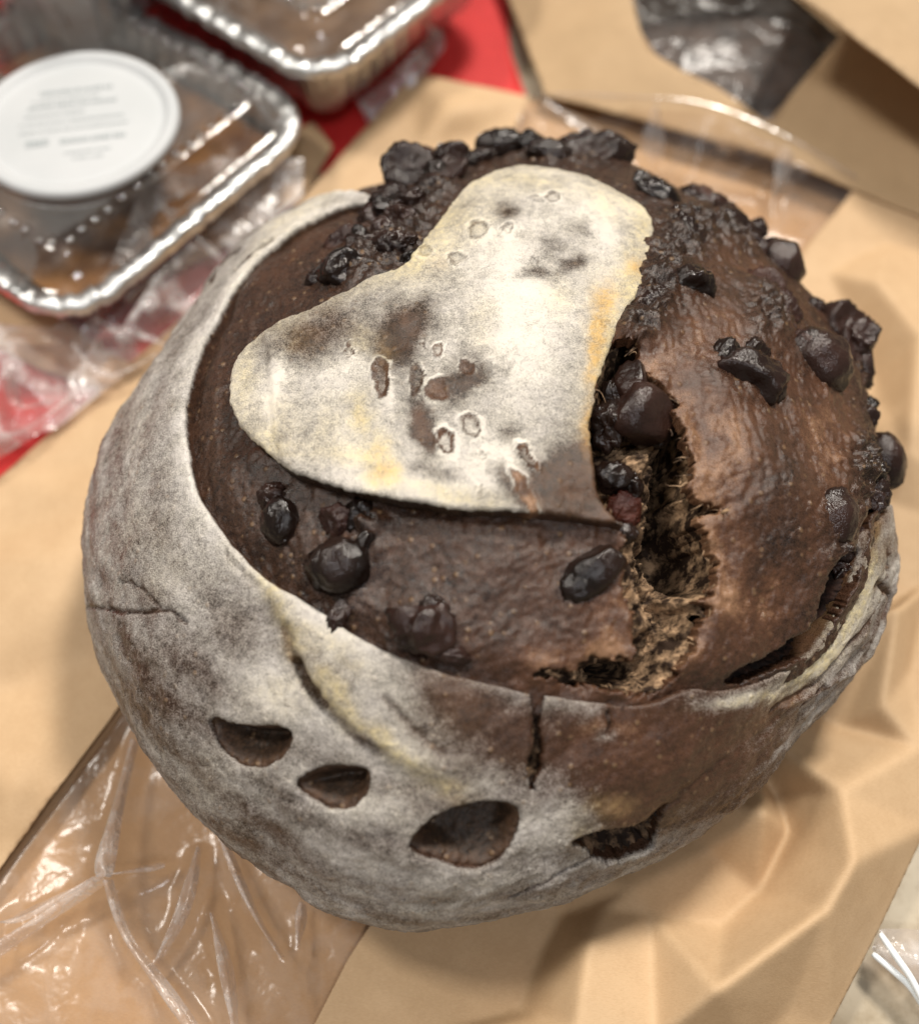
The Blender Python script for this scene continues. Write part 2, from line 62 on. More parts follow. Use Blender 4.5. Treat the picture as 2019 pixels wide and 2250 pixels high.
CHUNKS = [(-0.01447,0.09677,0.07806,0.007,0.00606,0,1,0.6),(-0.00947,0.10687,0.07329,0.00277,0.00304,0,1,0.8),(-0.00183,0.10143,0.07807,0.00488,0.00447,0,1,0.5),(0.01217,0.11569,0.07142,0.00647,0.00394,5,0,0.25),(0.00415,0.10254,0.07738,0.00612,0.00218,22,1,0.4),(-0.0032,0.08801,0.08425,0.00575,0.00235,42,1,0.5),(-0.0196,0.0782,0.0847,0.00488,0.00347,20,1,1.0),(-0.0136,0.07467,0.08827,0.0038,0.00329,0,1,1.0),(-0.02259,0.0692,0.08709,0.00478,0.00327,30,1,1.0),(-0.01572,0.06636,0.09005,0.00398,0.00323,0,1,1.0),(-0.02416,0.05614,0.09136,0.00463,0.00341,20,1,1.0),(-0.01766,0.05257,0.0949,0.00383,0.00311,0,1,1.0),(-0.01408,0.05185,0.09705,0.00238,0.00143,20,1,0.9),(-0.03013,0.06028,0.08809,0.0052,0.00322,30,2,0.7),(-0.03082,0.04462,0.09455,0.0052,0.0039,30,0,0.5),(-0.03715,0.04558,0.09026,0.00312,0.00216,30,1,0.9),(0.04168,0.1076,0.07387,0.00995,0.00581,5,1,0.45),(0.02668,0.10423,0.07881,0.0057,0.00299,-10,0,0.7),(0.03614,0.11517,0.07062,0.00507,0.00338,0,0,0.5),(0.05647,0.07987,0.08407,0.00645,0.00361,-38,0,0.7),(0.05264,0.08695,0.08231,0.00236,0.00315,20,0,0.6),(0.07493,0.09316,0.0669,0.00882,0.00386,-20,1,0.7),(0.07755,0.0776,0.07463,0.00634,0.00449,-35,1,0.8),(0.06359,0.07284,0.08436,0.00408,0.00281,-20,0,0.9),(0.05953,0.06892,0.08508,0.00354,0.0038,0,1,0.9),(0.06103,0.06116,0.08803,0.00372,0.0052,0,1,1.0),(0.05459,0.05572,0.09041,0.00244,0.00415,0,1,0.9),(0.08376,0.08053,0.06733,0.00514,0.00433,-30,1,0.6),(0.05944,0.03844,0.09501,0.00468,0.00468,20,0,0.6),(0.05265,0.03758,0.09602,0.00349,0.00442,0,1,0.9),(0.04789,0.02892,0.09738,0.004,0.00365,0,1,0.9),(0.04445,0.02314,0.09669,0.0034,0.0043,0,0,0.9),(0.04208,0.02714,0.09796,0.00227,0.00295,0,1,0.9),(0.05076,0.04317,0.09481,0.00283,0.00212,0,1,0.8),(0.09314,0.07068,0.06651,0.00694,0.00694,0,1,0.3),(0.08341,0.07149,0.07389,0.00472,0.00341,-30,1,0.5),(0.0821,0.04741,0.08301,0.00541,0.00467,-20,2,0.8),(0.08438,0.03846,0.08366,0.00508,0.00484,0,2,0.7),(0.08443,0.03116,0.08465,0.00381,0.00286,-30,2,0.9),(0.06977,0.01027,0.09433,0.00803,0.0058,-18,1,0.55),(0.06502,0.01469,0.09655,0.0029,0.00446,-15,0,0.6),(0.07342,0.01891,0.09299,0.00318,0.00296,0,1,0.5),(0.07517,0.00964,0.09237,0.00448,0.00561,0,1,0.35),(0.06221,0.00948,0.09543,0.00377,0.00311,0,1,0.8),(0.09336,0.02476,0.08197,0.00784,0.00689,-35,1,0.28),(0.09095,0.02686,0.08541,0.00425,0.00354,-30,2,0.3),(0.10919,0.05158,0.063,0.00603,0.0055,-30,1,0.5),(0.11269,0.04194,0.06156,0.00363,0.00933,12,1,0.5),(0.10142,0.05468,0.06674,0.00313,0.00261,0,1,0.4),(0.11009,0.02955,0.06342,0.0019,0.00569,8,1,0.8),(0.11432,0.02291,0.0568,0.00217,0.00383,0,2,0.4),(0.11602,0.00918,0.05746,0.00498,0.00685,12,1,0.22),(0.10801,0.00541,0.06634,0.00265,0.00482,10,1,1.0),(0.10778,-0.0064,0.06749,0.00283,0.00401,-10,1,1.0),(0.10464,-0.00478,0.06937,0.00212,0.00353,0,1,1.0),(0.0421,-0.00384,0.0984,0.00708,0.00708,0,1,0.15),(0.04161,0.00247,0.09925,0.00433,0.00671,8,1,0.16),(0.04798,-0.00467,0.09674,0.00258,0.00539,-12,0,0.4),(0.03473,-0.0065,0.09855,0.0032,0.00469,0,0,0.9),(0.03692,0.00107,0.09787,0.0026,0.0039,20,0,0.8),(0.03713,-0.02791,0.09621,0.0031,0.00351,0,3,0.8),(0.03497,-0.0203,0.09775,0.00375,0.00313,0,0,0.7),(0.03923,-0.02183,0.09623,0.00209,0.00272,0,0,0.7),(0.02946,-0.04299,0.09493,0.00766,0.00463,38,0,0.17),(0.02632,-0.04628,0.09437,0.00421,0.00361,30,0,0.35),(0.03732,-0.03352,0.09554,0.00246,0.00205,0,0,0.5),(-0.02681,-0.04107,0.09421,0.00628,0.00547,15,0,0.34),(-0.04106,-0.02901,0.0926,0.00376,0.0048,0,0,0.3),(-0.04336,-0.02194,0.09223,0.00275,0.00275,0,1,0.9),(-0.02743,-0.03055,0.09565,0.00329,0.00309,0,2,0.7),(-0.02273,-0.03038,0.09663,0.00246,0.00411,0,0,0.9),(-0.02127,-0.03743,0.09577,0.00203,0.00345,-20,0,0.5),(-0.00776,-0.05506,0.09333,0.00574,0.00514,0,1,0.75),(-0.00241,-0.06086,0.09172,0.00433,0.00197,-15,1,0.8),(-0.02678,-0.05185,0.09066,0.00181,0.00362,-20,1,0.8),(-0.0059,-0.05084,0.09476,0.00258,0.00179,10,0,0.9),(0.0891,-0.02285,0.08308,0.00534,0.00654,-5,1,0.22),(0.09958,-0.02187,0.07037,0.00227,0.00318,0,2,0.9),(0.0977,-0.02677,0.06748,0.0025,0.0025,0,1,1.0),(0.09596,-0.03618,0.05933,0.00207,0.00207,0,1,1.0),(0.08987,-0.04331,0.05865,0.00227,0.00182,0,1,1.0),(0.07545,-0.05511,0.06441,0.00284,0.00175,20,1,1.0),(0.06732,-0.05916,0.06914,0.00256,0.00149,20,1,1.0),(0.08194,-0.04935,0.06164,0.00223,0.00156,30,1,1.0),(0.0982,-0.03081,0.06137,0.00207,0.00276,0,1,1.0),(0.05709,-0.05996,0.07724,0.00145,0.00104,0,1,1),(-0.01642,0.0721,0.08881,0.00252,0.00201,3,1,0.52),(-0.0212,0.07129,0.08842,0.00327,0.00277,122,0,0.97),(-0.01194,0.04582,0.09702,0.00294,0.00224,29,0,0.78),(-0.01475,0.0747,0.08807,0.00266,0.00241,113,1,0.87),(-0.02635,0.05768,0.09231,0.00292,0.00207,112,0,0.59),(-0.01709,0.07833,0.08614,0.00294,0.0023,142,1,0.59),(-0.02113,0.06117,0.09204,0.00269,0.00233,67,1,0.79),(-0.02024,0.07686,0.08623,0.00383,0.00306,3,1,0.61),(-0.01817,0.07422,0.08769,0.00241,0.00228,103,0,0.63),(-0.00382,0.097,0.07927,0.00349,0.00268,105,1,0.95),(0.00182,0.09987,0.07866,0.00297,0.00256,160,0,0.92),(-0.00822,0.08388,0.08533,0.00362,0.00259,23,1,0.93),(-0.00638,0.08997,0.0827,0.00395,0.00289,111,0,0.56),(0.05785,0.05995,0.08933,0.00259,0.00222,162,0,0.84),(0.05435,0.05023,0.09261,0.00312,0.00252,108,1,0.77),(0.06139,0.05676,0.08909,0.0027,0.00233,142,1,0.7),(0.05981,0.06002,0.08873,0.00284,0.00222,92,2,0.87),(0.05843,0.06038,0.08905,0.00271,0.0021,75,1,0.55),(0.05381,0.05484,0.09172,0.00328,0.00255,12,1,0.9),(0.07893,0.08996,0.06715,0.00247,0.00192,60,1,0.66),(0.07605,0.09217,0.06697,0.0033,0.00262,73,0,0.74),(0.07473,0.07005,0.07955,0.00167,0.00167,165,1,0.69),(0.08812,0.08287,0.0679,0.00284,0.00284,103,1,0.59),(0.07709,0.08337,0.07173,0.00282,0.00268,162,0,0.55),(0.07361,0.09455,0.06738,0.00497,0.00359,134,2,0.99),(0.04939,0.03968,0.09567,0.00304,0.00292,138,1,0.79),(0.04922,0.03256,0.09668,0.00322,0.00242,47,1,0.77),(0.05126,0.04329,0.09467,0.0033,0.00295,65,2,0.84),(0.04829,0.02368,0.0978,0.00192,0.00158,91,0,0.92),(0.04561,0.03206,0.09746,0.0031,0.00241,140,1,0.84),(0.05169,0.04687,0.09393,0.00262,0.00238,98,2,0.65),(0.05385,0.03536,0.09529,0.00349,0.00267,52,2,0.56),(0.02182,0.11646,0.07053,0.00353,0.00339,162,0,0.59),(0.04574,0.11225,0.07005,0.00394,0.00323,112,1,0.55),(0.03473,0.11614,0.07119,0.0024,0.00197,168,0,1.0),(0.03857,0.11542,0.07185,0.00309,0.00281,67,1,0.74),(0.08045,0.04422,0.08456,0.00207,0.00195,131,0,0.87),(0.08583,0.05065,0.08014,0.00262,0.00212,162,0,0.62),(0.07643,0.02916,0.0887,0.00317,0.00258,42,1,0.59),(0.08331,0.03935,0.08407,0.00278,0.00266,126,1,0.59),(0.08528,0.04201,0.08253,0.00269,0.00232,128,1,0.69),(0.10703,0.03395,0.06676,0.00278,0.00202,88,1,0.57),(0.11124,0.02382,0.06221,0.00327,0.00302,31,0,0.79),(0.1144,0.04563,0.06432,0.00427,0.00323,83,1,0.98),(0.10956,0.01789,0.06498,0.00358,0.00284,29,1,0.51),(0.11166,0.04468,0.06136,0.00234,0.00221,9,1,0.74),(0.10476,0.0067,0.07124,0.0031,0.00286,32,0,0.61),(0.10563,-0.0025,0.07082,0.00364,0.00282,24,0,0.82),(0.10843,0.00373,0.06745,0.00228,0.00216,175,2,0.96),(0.10646,0.00032,0.06982,0.00225,0.00166,27,0,0.74),(0.10484,-0.01153,0.07221,0.00253,0.00207,116,1,0.83),(0.09435,-0.02989,0.06896,0.00259,0.00192,130,2,1.0),(0.09718,-0.03349,0.06361,0.00228,0.00205,111,1,0.58),(0.09499,-0.03073,0.06784,0.0035,0.0026,52,1,0.74),(0.09501,-0.02617,0.07033,0.00305,0.00226,166,1,0.58),(0.09602,-0.03198,0.066,0.00238,0.00238,58,2,0.91)]
CHUNK_AB = [(-0.219,0.857,0.058),(-0.183,1.027,0.025),(-0.103,0.878,0.041),(0.023,1.081,0.044),(-0.049,0.84,0.037),(-0.111,0.725,0.037),(-0.252,0.638,0.039),(-0.199,0.619,0.034),(-0.27,0.541,0.038),(-0.214,0.531,0.035),(-0.277,0.431,0.04),(-0.225,0.418,0.035),(-0.198,0.43,0.019),(-0.327,0.456,0.041),(-0.337,0.357,0.046),(-0.395,0.352,0.026),(0.272,0.899,0.068),(0.141,0.862,0.038),(0.242,1.061,0.036),(0.398,0.674,0.047),(0.364,0.731,0.025),(0.571,0.767,0.055),(0.605,0.665,0.049),(0.465,0.623,0.032),(0.414,0.55,0.035),(0.432,0.502,0.043),(0.368,0.438,0.032),(0.65,0.648,0.042),(0.426,0.329,0.048),(0.359,0.308,0.041),(0.317,0.229,0.04),(0.287,0.169,0.041),(0.265,0.207,0.028),(0.337,0.344,0.025),(0.771,0.604,0.062),(0.669,0.621,0.037),(0.653,0.412,0.049),(0.684,0.337,0.049),(0.692,0.274,0.034),(0.563,0.099,0.074),(0.508,0.141,0.04),(0.591,0.18,0.032),(0.623,0.095,0.054),(0.481,0.079,0.037),(0.826,0.247,0.074),(0.803,0.286,0.04),(1.081,0.569,0.053),(1.154,0.481,0.06),(0.882,0.484,0.026),(1.044,0.266,0.036),(1.094,0.167,0.028),(1.166,0.053,0.057),(1.01,0.008,0.037),(0.991,-0.11,0.035),(0.937,-0.098,0.029),(0.282,-0.054,0.079),(0.284,0.006,0.061),(0.334,-0.065,0.044),(0.195,-0.44,0.073),(0.163,-0.472,0.047),(0.272,-0.349,0.026),(-0.33,-0.382,0.07),(-0.459,-0.277,0.049),(-0.475,-0.217,0.031),(-0.33,-0.286,0.037),(-0.288,-0.283,0.038),(-0.277,-0.348,0.032),(-0.158,-0.506,0.066),(-0.112,-0.567,0.038),(-0.336,-0.491,0.032),(-0.14,-0.465,0.026),(0.791,-0.23,0.065),(0.9,-0.266,0.029),(-0.223,0.597,0.022),(-0.264,0.589,0.029),(-0.177,0.36,0.026),(-0.21,0.62,0.024),(-0.299,0.464,0.025),(-0.232,0.656,0.025),(-0.257,0.495,0.025),(-0.259,0.643,0.032),(-0.24,0.618,0.022),(-0.118,0.808,0.028),(-0.069,0.822,0.025),(-0.154,0.695,0.029),(-0.139,0.748,0.031),(0.401,0.487,0.023),(0.369,0.404,0.028),(0.435,0.466,0.025),(0.42,0.49,0.025),(0.407,0.491,0.023),(0.363,0.44,0.029),(0.624,0.773,0.019),(0.584,0.764,0.026),(0.573,0.599,0.016),(0.785,0.84,0.025),(0.598,0.706,0.025),(0.567,0.798,0.037),(0.326,0.315,0.031),(0.328,0.259,0.029),(0.342,0.345,0.032),(0.324,0.188,0.019),(0.295,0.253,0.029),(0.345,0.374,0.025),(0.37,0.285,0.032),(0.105,1.011,0.029),(0.333,1.044,0.031),(0.227,1.059,0.019),(0.261,1.054,0.025),(0.636,0.383,0.02),(0.696,0.445,0.023),(0.603,0.251,0.029),(0.671,0.344,0.027),(0.692,0.369,0.025),(0.99,0.312,0.023),(1.069,0.206,0.03),(1.123,0.506,0.035),(1.051,0.15,0.031),(1.138,0.507,0.021),(0.984,0.044,0.03),(0.987,-0.053,0.033),(1.036,0.007,0.022),(1.004,-0.025,0.02),(0.966,-0.139,0.024)]
RTAB = [0.10889,0.10947,0.11318,0.11682,0.11969,0.12306,0.1262,0.12987,0.1313,0.1284,0.12391,0.12116,0.12234,0.12225,0.11798,0.1122,0.11151,0.11361,0.11399,0.1135,0.1127,0.11176,0.11189,0.11149,0.11098,0.11251,0.11139,0.10691,0.10333,0.10099,0.10032,0.09962,0.09916,0.10194,0.10738,0.11088]
CX = 0.00972
CY = -0.00046
BAG_OUTLINE = [(-0.0188,0.2307,0.003),(0.0288,0.2171,0.003),(0.1,0.2098,0.003),(0.1595,0.1773,0.003),(0.2558,0.1188,0.003),(0.1978,0.0076,0.003),(0.1295,-0.0774,0.003),(0.0946,-0.128,0.003),(0.0712,-0.168,0.003),(-0.1553,-0.1781,0.003),(-0.1977,-0.0312,0.003),(-0.1509,0.0364,0.003)]
LEFT_PANEL = [(-0.0184,0.2234,0.009),(0.0283,0.2107,0.008),(0.0178,0.1834,0.005),(-0.027,0.1003,0.003),(-0.0581,0.0374,0.003),(-0.0824,-0.0086,0.004),(-0.1005,-0.0488,0.009),(-0.1121,-0.0691,0.009),(-0.1238,-0.0896,0.008),(-0.1521,-0.1402,0.006),(-0.1996,-0.0332,0.004),(-0.1752,0.0018,0.004),(-0.15,0.0352,0.005),(-0.1001,0.0987,0.005),(-0.0593,0.157,0.006)]
LEFT_POINTS = [(-0.0159,0.1845,0.004),(-0.0402,0.1533,0.0032),(-0.119,-0.0143,0.013),(-0.1269,-0.0352,0.005),(-0.1118,-0.0272,0.005),(-0.1242,0.0016,0.015),(-0.1396,0.0156,0.005),(-0.1171,0.0225,0.009),(-0.1222,-0.0696,0.016),(-0.1129,-0.0513,0.0075),(-0.0497,0.1188,0.003),(-0.002,0.196,0.015),(0.01,0.1935,0.006),(-0.1087,0.0445,0.004),(-0.1554,-0.0436,0.007)]
RIGHT_PANEL = [(0.1495,0.1588,0.012),(0.1703,0.1493,0.012),(0.2475,0.1007,0.008),(0.1946,0.0051,0.008),(0.1256,-0.08,0.014),(0.1087,-0.1054,0.012),(0.0928,-0.1284,0.009),(0.0708,-0.1679,0.005),(-0.0493,-0.168,0.004),(-0.0373,-0.1281,0.005),(-0.029,-0.112,0.006),(0.0226,-0.0312,0.003),(0.0705,0.0452,0.003),(0.1146,0.1124,0.005),(0.1281,0.1334,0.007)]
RIGHT_POINTS = [(0.0372,-0.1011,0.016),(0.0319,-0.1107,0.024),(0.0292,-0.1214,0.027),(0.0277,-0.1302,0.027),(0.0273,-0.101,0.004),(0.0212,-0.1118,0.004),(0.0156,-0.1251,0.004),(0.06,-0.1225,0.036),(0.0494,-0.1029,0.016),(0.0894,-0.104,0.034),(0.0967,-0.0937,0.036),(0.0997,-0.0742,0.028),(0.1025,-0.0574,0.015),(0.0792,-0.0961,0.009),(0.0682,-0.1048,0.012),(0.0889,-0.0806,0.011),(0.0444,-0.0964,0.018),(0.0657,-0.0862,0.015),(0.0794,-0.0789,0.026),(0.0877,-0.0689,0.007),(0.0847,-0.0629,0.007),(0.0903,-0.0624,0.02),(0.1263,-0.059,0.018),(0.118,-0.0481,0.02),(0.1086,-0.05,0.008),(0.0472,-0.1321,0.022),(0.0818,-0.1248,0.014),(0.0716,-0.1336,0.01),(0.1016,-0.1197,0.01),(0.1255,-0.0201,0.026),(0.1442,-0.0036,0.008),(0.1422,0.0358,0.018),(0.1423,0.0732,0.004),(0.1395,0.0987,0.005),(0.1459,0.1068,0.017),(0.1338,0.121,0.006),(0.153,0.0808,0.022),(0.1586,0.1355,0.006),(0.1831,0.1428,0.014),(0.1242,0.0452,0.003),(0.0965,0.0259,0.003),(0.0745,-0.0264,0.003),(0.0488,-0.0647,0.003),(-0.0013,-0.1118,0.004),(-0.0077,-0.1299,0.006),(-0.0271,-0.1286,0.004),(0.0125,-0.0857,0.003),(0.138,0.0225,0.009),(0.1255,-0.017,0.008),(0.1313,-0.0339,0.01)]
RIGHT_CREASES = [(0,1),(1,2),(2,3),(4,5),(5,6),(7,8),(7,9),(9,10),(10,11),(11,12),(16,17),(17,18),(18,21),(19,20),(7,25),(7,26),(13,15),(22,23),(33,36),(34,37)]
FILM = [(0.0258,0.2025,0.013),(0.0369,0.1966,0.02),(0.0647,0.188,0.026),(0.0927,0.1836,0.026),(0.1221,0.1704,0.022),(0.1496,0.1585,0.013),(0.1306,0.1355,0.006),(0.0703,0.0448,0.0036),(0.0226,-0.0315,0.0036),(-0.0278,-0.1119,0.0052),(-0.0372,-0.131,0.005),(-0.0501,-0.1576,0.005),(-0.1496,-0.1512,0.005),(-0.152,-0.1424,0.005),(-0.1241,-0.0916,0.006),(-0.1009,-0.051,0.0065),(-0.0823,-0.0101,0.0036),(-0.0579,0.036,0.0036),(-0.0269,0.0975,0.0036),(0.0177,0.1796,0.006)]
FILM_FOLDS = [[(-0.0917,-0.0551,0.01),(-0.0931,-0.0711,0.011),(-0.0936,-0.0879,0.014),(-0.0927,-0.0935,0.016)],[(-0.0927,-0.0935,0.016),(-0.1047,-0.1002,0.011),(-0.1182,-0.1103,0.012),(-0.1306,-0.1184,0.009)],[(-0.0923,-0.0938,0.014),(-0.0866,-0.1065,0.011),(-0.076,-0.1185,0.01),(-0.0645,-0.1313,0.009)],[(-0.0928,-0.0923,0.013),(-0.0793,-0.0885,0.007)],[(-0.0709,-0.0838,0.007),(-0.0725,-0.1001,0.01),(-0.08,-0.1157,0.006)],[(-0.0652,-0.0809,0.006),(-0.0545,-0.1001,0.01),(-0.0459,-0.1122,0.008)],[(-0.0652,-0.1012,0.009),(-0.0601,-0.1158,0.007),(-0.0562,-0.1311,0.006)],[(-0.042,-0.098,0.005),(-0.0423,-0.1097,0.007)],[(-0.121,-0.1035,0.008),(-0.1131,-0.1012,0.009),(-0.0963,-0.0927,0.012)],[(0.0333,0.1965,0.017),(0.0569,0.1846,0.009),(0.0683,0.1726,0.005)],[(0.0745,0.1884,0.024),(0.0737,0.1721,0.008)],[(0.1234,0.1706,0.017),(0.1177,0.1538,0.008)]]
CLOTH = [(-0.5741,0.7186,0.001),(0.0222,0.7186,0.001),(0.0213,0.2472,0.001),(0.034,0.1877,0.001),(-0.0355,0.0464,0.001),(-0.1254,-0.0174,0.001),(-0.2769,-0.0256,0.001)]
WRAP_FOLDS = [[(-0.1234,0.0883,0.018),(-0.1079,0.0844,0.016),(-0.0963,0.08,0.012)],[(-0.1293,0.0791,0.016),(-0.117,0.0695,0.012),(-0.1004,0.0815,0.01)],[(-0.1513,0.0716,0.012),(-0.1442,0.0559,0.014),(-0.1352,0.0613,0.009)],[(-0.102,0.1269,0.028),(-0.0902,0.1208,0.022),(-0.0839,0.1169,0.016)],[(-0.0858,0.136,0.026),(-0.0744,0.1483,0.026),(-0.0596,0.1596,0.02)],[(-0.079,0.1439,0.018),(-0.0714,0.1384,0.016),(-0.0644,0.1379,0.014)],[(-0.1144,0.097,0.018),(-0.1021,0.1133,0.02),(-0.0877,0.1303,0.022)],[(-0.1509,0.0473,0.009),(-0.1413,0.0506,0.01),(-0.1288,0.0634,0.009)]]
FILM_TOP = [(0.0268,0.2014,0.013),(0.0369,0.1958,0.02),(0.0646,0.1874,0.026),(0.0926,0.1831,0.026),(0.1221,0.1702,0.022),(0.1483,0.159,0.013)]
BAG2 = {'base':[(0.0164,0.2878,0.01),(0.1593,0.3509,0.014),(0.3259,0.2958,0.014),(0.2681,0.1128,0.01),(0.1708,0.1423,0.012),(0.1135,0.1749,0.013),(0.0343,0.2101,0.009)],'window':[(0.0699,0.2549,0.024),(0.0722,0.2327,0.022),(0.0779,0.2203,0.02),(0.087,0.2115,0.02),(0.1001,0.2035,0.019),(0.1092,0.1953,0.018),(0.1179,0.1859,0.017),(0.1316,0.204,0.019),(0.1516,0.2291,0.022),(0.1337,0.2549,0.024)],'flap':[(0.1176,0.2077,0.06),(0.1378,0.1897,0.055),(0.1614,0.1645,0.05),(0.2428,0.1079,0.05),(0.2971,0.2913,0.06),(0.1575,0.2913,0.06)]}
TRAYS = {'A':[(-0.0491,0.1721,0.038),(-0.1147,0.2259,0.038),(-0.0117,0.2324,0.038)],'B':[(-0.1275,0.0737,0.04),(-0.1927,0.1245,0.04),(-0.0537,0.1621,0.04)]}
LIDC = [(-0.1325,0.1539,0.047),(-0.0971,0.1539,0.047),(-0.1266,0.1193,0.047)]
WRAP = [(-0.1112,0.1466,0.03),(-0.0878,0.1523,0.034),(-0.0577,0.1626,0.022),(-0.0575,0.1484,0.016),(-0.0715,0.1354,0.014),(-0.0845,0.1158,0.012),(-0.0947,0.0924,0.01),(-0.1133,0.0738,0.009),(-0.1338,0.0519,0.008),(-0.1545,0.0306,0.008),(-0.1685,0.0689,0.01),(-0.1656,0.0909,0.012),(-0.1402,0.0893,0.014),(-0.1256,0.0987,0.016),(-0.1173,0.1194,0.026)]
TRAY_C = [(-0.1391,0.1855,0.03)]
STRIP_A = [(-0.1676,0.1231,0.005),(-0.1414,0.1012,0.006),(-0.1216,0.0849,0.007),(-0.108,0.0778,0.005),(-0.1225,0.0703,0.005),(-0.1448,0.0788,0.005),(-0.173,0.0949,0.004),(-0.1896,0.1374,0.004)]
STRIP_B = [(-0.1271,0.1156,0.004),(-0.1085,0.138,0.006),(-0.0887,0.1635,0.006),(-0.0693,0.1896,0.007),(-0.0582,0.1991,0.006),(-0.0494,0.1851,0.006),(-0.0613,0.1567,0.005),(-0.0807,0.1389,0.005),(-0.0974,0.1249,0.007),(-0.1065,0.1207,0.005),(-0.1175,0.1078,0.005)]
RIBBON = [(-0.0384,0.2046,0.005),(-0.0264,0.2142,0.008),(-0.0162,0.2218,0.014),(-0.0096,0.2252,0.022),(-0.0104,0.2316,0.024),(-0.0153,0.2384,0.02)]
WRAPPER = [(0.1073,-0.1098,0.008),(0.1097,-0.1053,0.01),(0.1168,-0.1048,0.008),(0.1324,-0.1056,0.005),(0.1268,-0.131,0.005),(0.1196,-0.1253,0.007),(0.112,-0.1159,0.008)]
WRAPPER_EDGES = [[(0.1089,-0.1066,0.012),(0.1116,-0.1123,0.013),(0.1151,-0.1181,0.012),(0.1196,-0.1278,0.009)],[(0.1071,-0.1111,0.009),(0.1114,-0.1155,0.01),(0.116,-0.1202,0.009),(0.1212,-0.13,0.007)]]

# ---------------------------------------------------------------- helpers
def link(o, parent=None):
    COL.objects.link(o)
    if parent is not None: o.parent = parent
    return o
def tag(o, label=None, cat=None, group=None, kind=None):
    for k, v in (('label', label), ('category', cat), ('group', group), ('kind', kind)):
        if v: o[k] = v
    return o
def empty(name, loc=(0, 0, 0)):
    o = bpy.data.objects.new(name, None); o.location = loc; o.empty_display_size = .02; COL.objects.link(o); return o
def mesh_obj(name, verts, faces, mat, parent=None, smooth=True, origin=(0, 0, 0)):
    me = bpy.data.meshes.new(name)
    v = np.asarray(verts, dtype=np.float32) - np.asarray(origin, dtype=np.float32)
    if isinstance(faces, np.ndarray) and faces.ndim == 2:
        n, k = faces.shape
        me.vertices.add(len(v)); me.vertices.foreach_set('co', v.ravel())
        me.loops.add(n*k); me.loops.foreach_set('vertex_index', faces.astype(np.int32).ravel())
        me.polygons.add(n); me.polygons.foreach_set('loop_start', np.arange(0, n*k, k, dtype=np.int32))
        try: me.polygons.foreach_set('loop_total', np.full(n, k, dtype=np.int32))
        except Exception: pass
        me.update(calc_edges=True); me.validate()
    else:
        me.from_pydata([tuple(p) for p in v], [], [list(f) for f in faces]); me.update()
    if smooth: me.polygons.foreach_set('use_smooth', np.ones(len(me.polygons), dtype=bool))
    me.materials.append(mat)
    o = bpy.data.objects.new(name, me); link(o, parent)
    return o
def color_attr(o, name, arr):
    a = o.data.attributes.new(name, 'FLOAT_COLOR', 'POINT')
    full = np.ones((len(o.data.vertices), 4), dtype=np.float32); full[:, :arr.shape[1]] = arr
    a.data.foreach_set('color', full.ravel())

class N:                                              # small node helper
    def __init__(s, name):
        s.m = bpy.data.materials.new(name); s.m.use_nodes = True; s.t = s.m.node_tree; s.t.nodes.clear()
        s.out = s.t.nodes.new('ShaderNodeOutputMaterial')
    def n(s, typ, ins=None, **kw):
        x = s.t.nodes.new(typ)
        for k, v in kw.items(): setattr(x, k, v)
        for k, v in (ins or {}).items(): s.put(x.inputs[k], v)
        return x
    def put(s, sock, v):
        if isinstance(v, bpy.types.Node): v = v.outputs[0]
        if isinstance(v, bpy.types.NodeSocket): s.t.links.new(v, sock)
        else:
            if isinstance(v, (tuple, list)) and len(v) == 3 and sock.type == 'RGBA': v = (*v, 1)
            sock.default_value = v
    def math(s, op, a, b=0.0, c=0.0, clamp=False): return s.n('ShaderNodeMath', {0: a, 1: b, 2: c}, operation=op, use_clamp=clamp).outputs[0]
    def mix(s, f, a, b):
        x = s.n('ShaderNodeMix', data_type='RGBA'); s.put(x.inputs[0], f); s.put(x.inputs[6], a); s.put(x.inputs[7], b); return x.outputs[2]
    def noise(s, co, scale, detail=3, rough=.6, **kw): return s.n('ShaderNodeTexNoise', {'Vector': co, 'Scale': scale, 'Detail': detail, 'Roughness': rough}, **kw).outputs[0]
    def ramp(s, v, lo, hi, a=0.0, b=1.0, smooth=True):
        return s.n('ShaderNodeMapRange', {'Value': v, 'From Min': lo, 'From Max': hi, 'To Min': a, 'To Max': b}, interpolation_type='SMOOTHSTEP' if smooth else 'LINEAR').outputs[0]
    def obj(s): return s.n('ShaderNodeTexCoord').outputs['Object']
    def bump(s, h, strength, dist, normal=None):
        b = s.n('ShaderNodeBump', {'Height': h, 'Strength': strength, 'Distance': dist})
        if normal is not None: s.put(b.inputs['Normal'], normal)
        return b.outputs[0]
    def bsdf(s, **kw):
        b = s.n('ShaderNodeBsdfPrincipled')
        for k, v in kw.items(): s.put(b.inputs[k.replace('_', ' ')], v)
        s.t.links.new(b.outputs[0], s.out.inputs[0]); return b

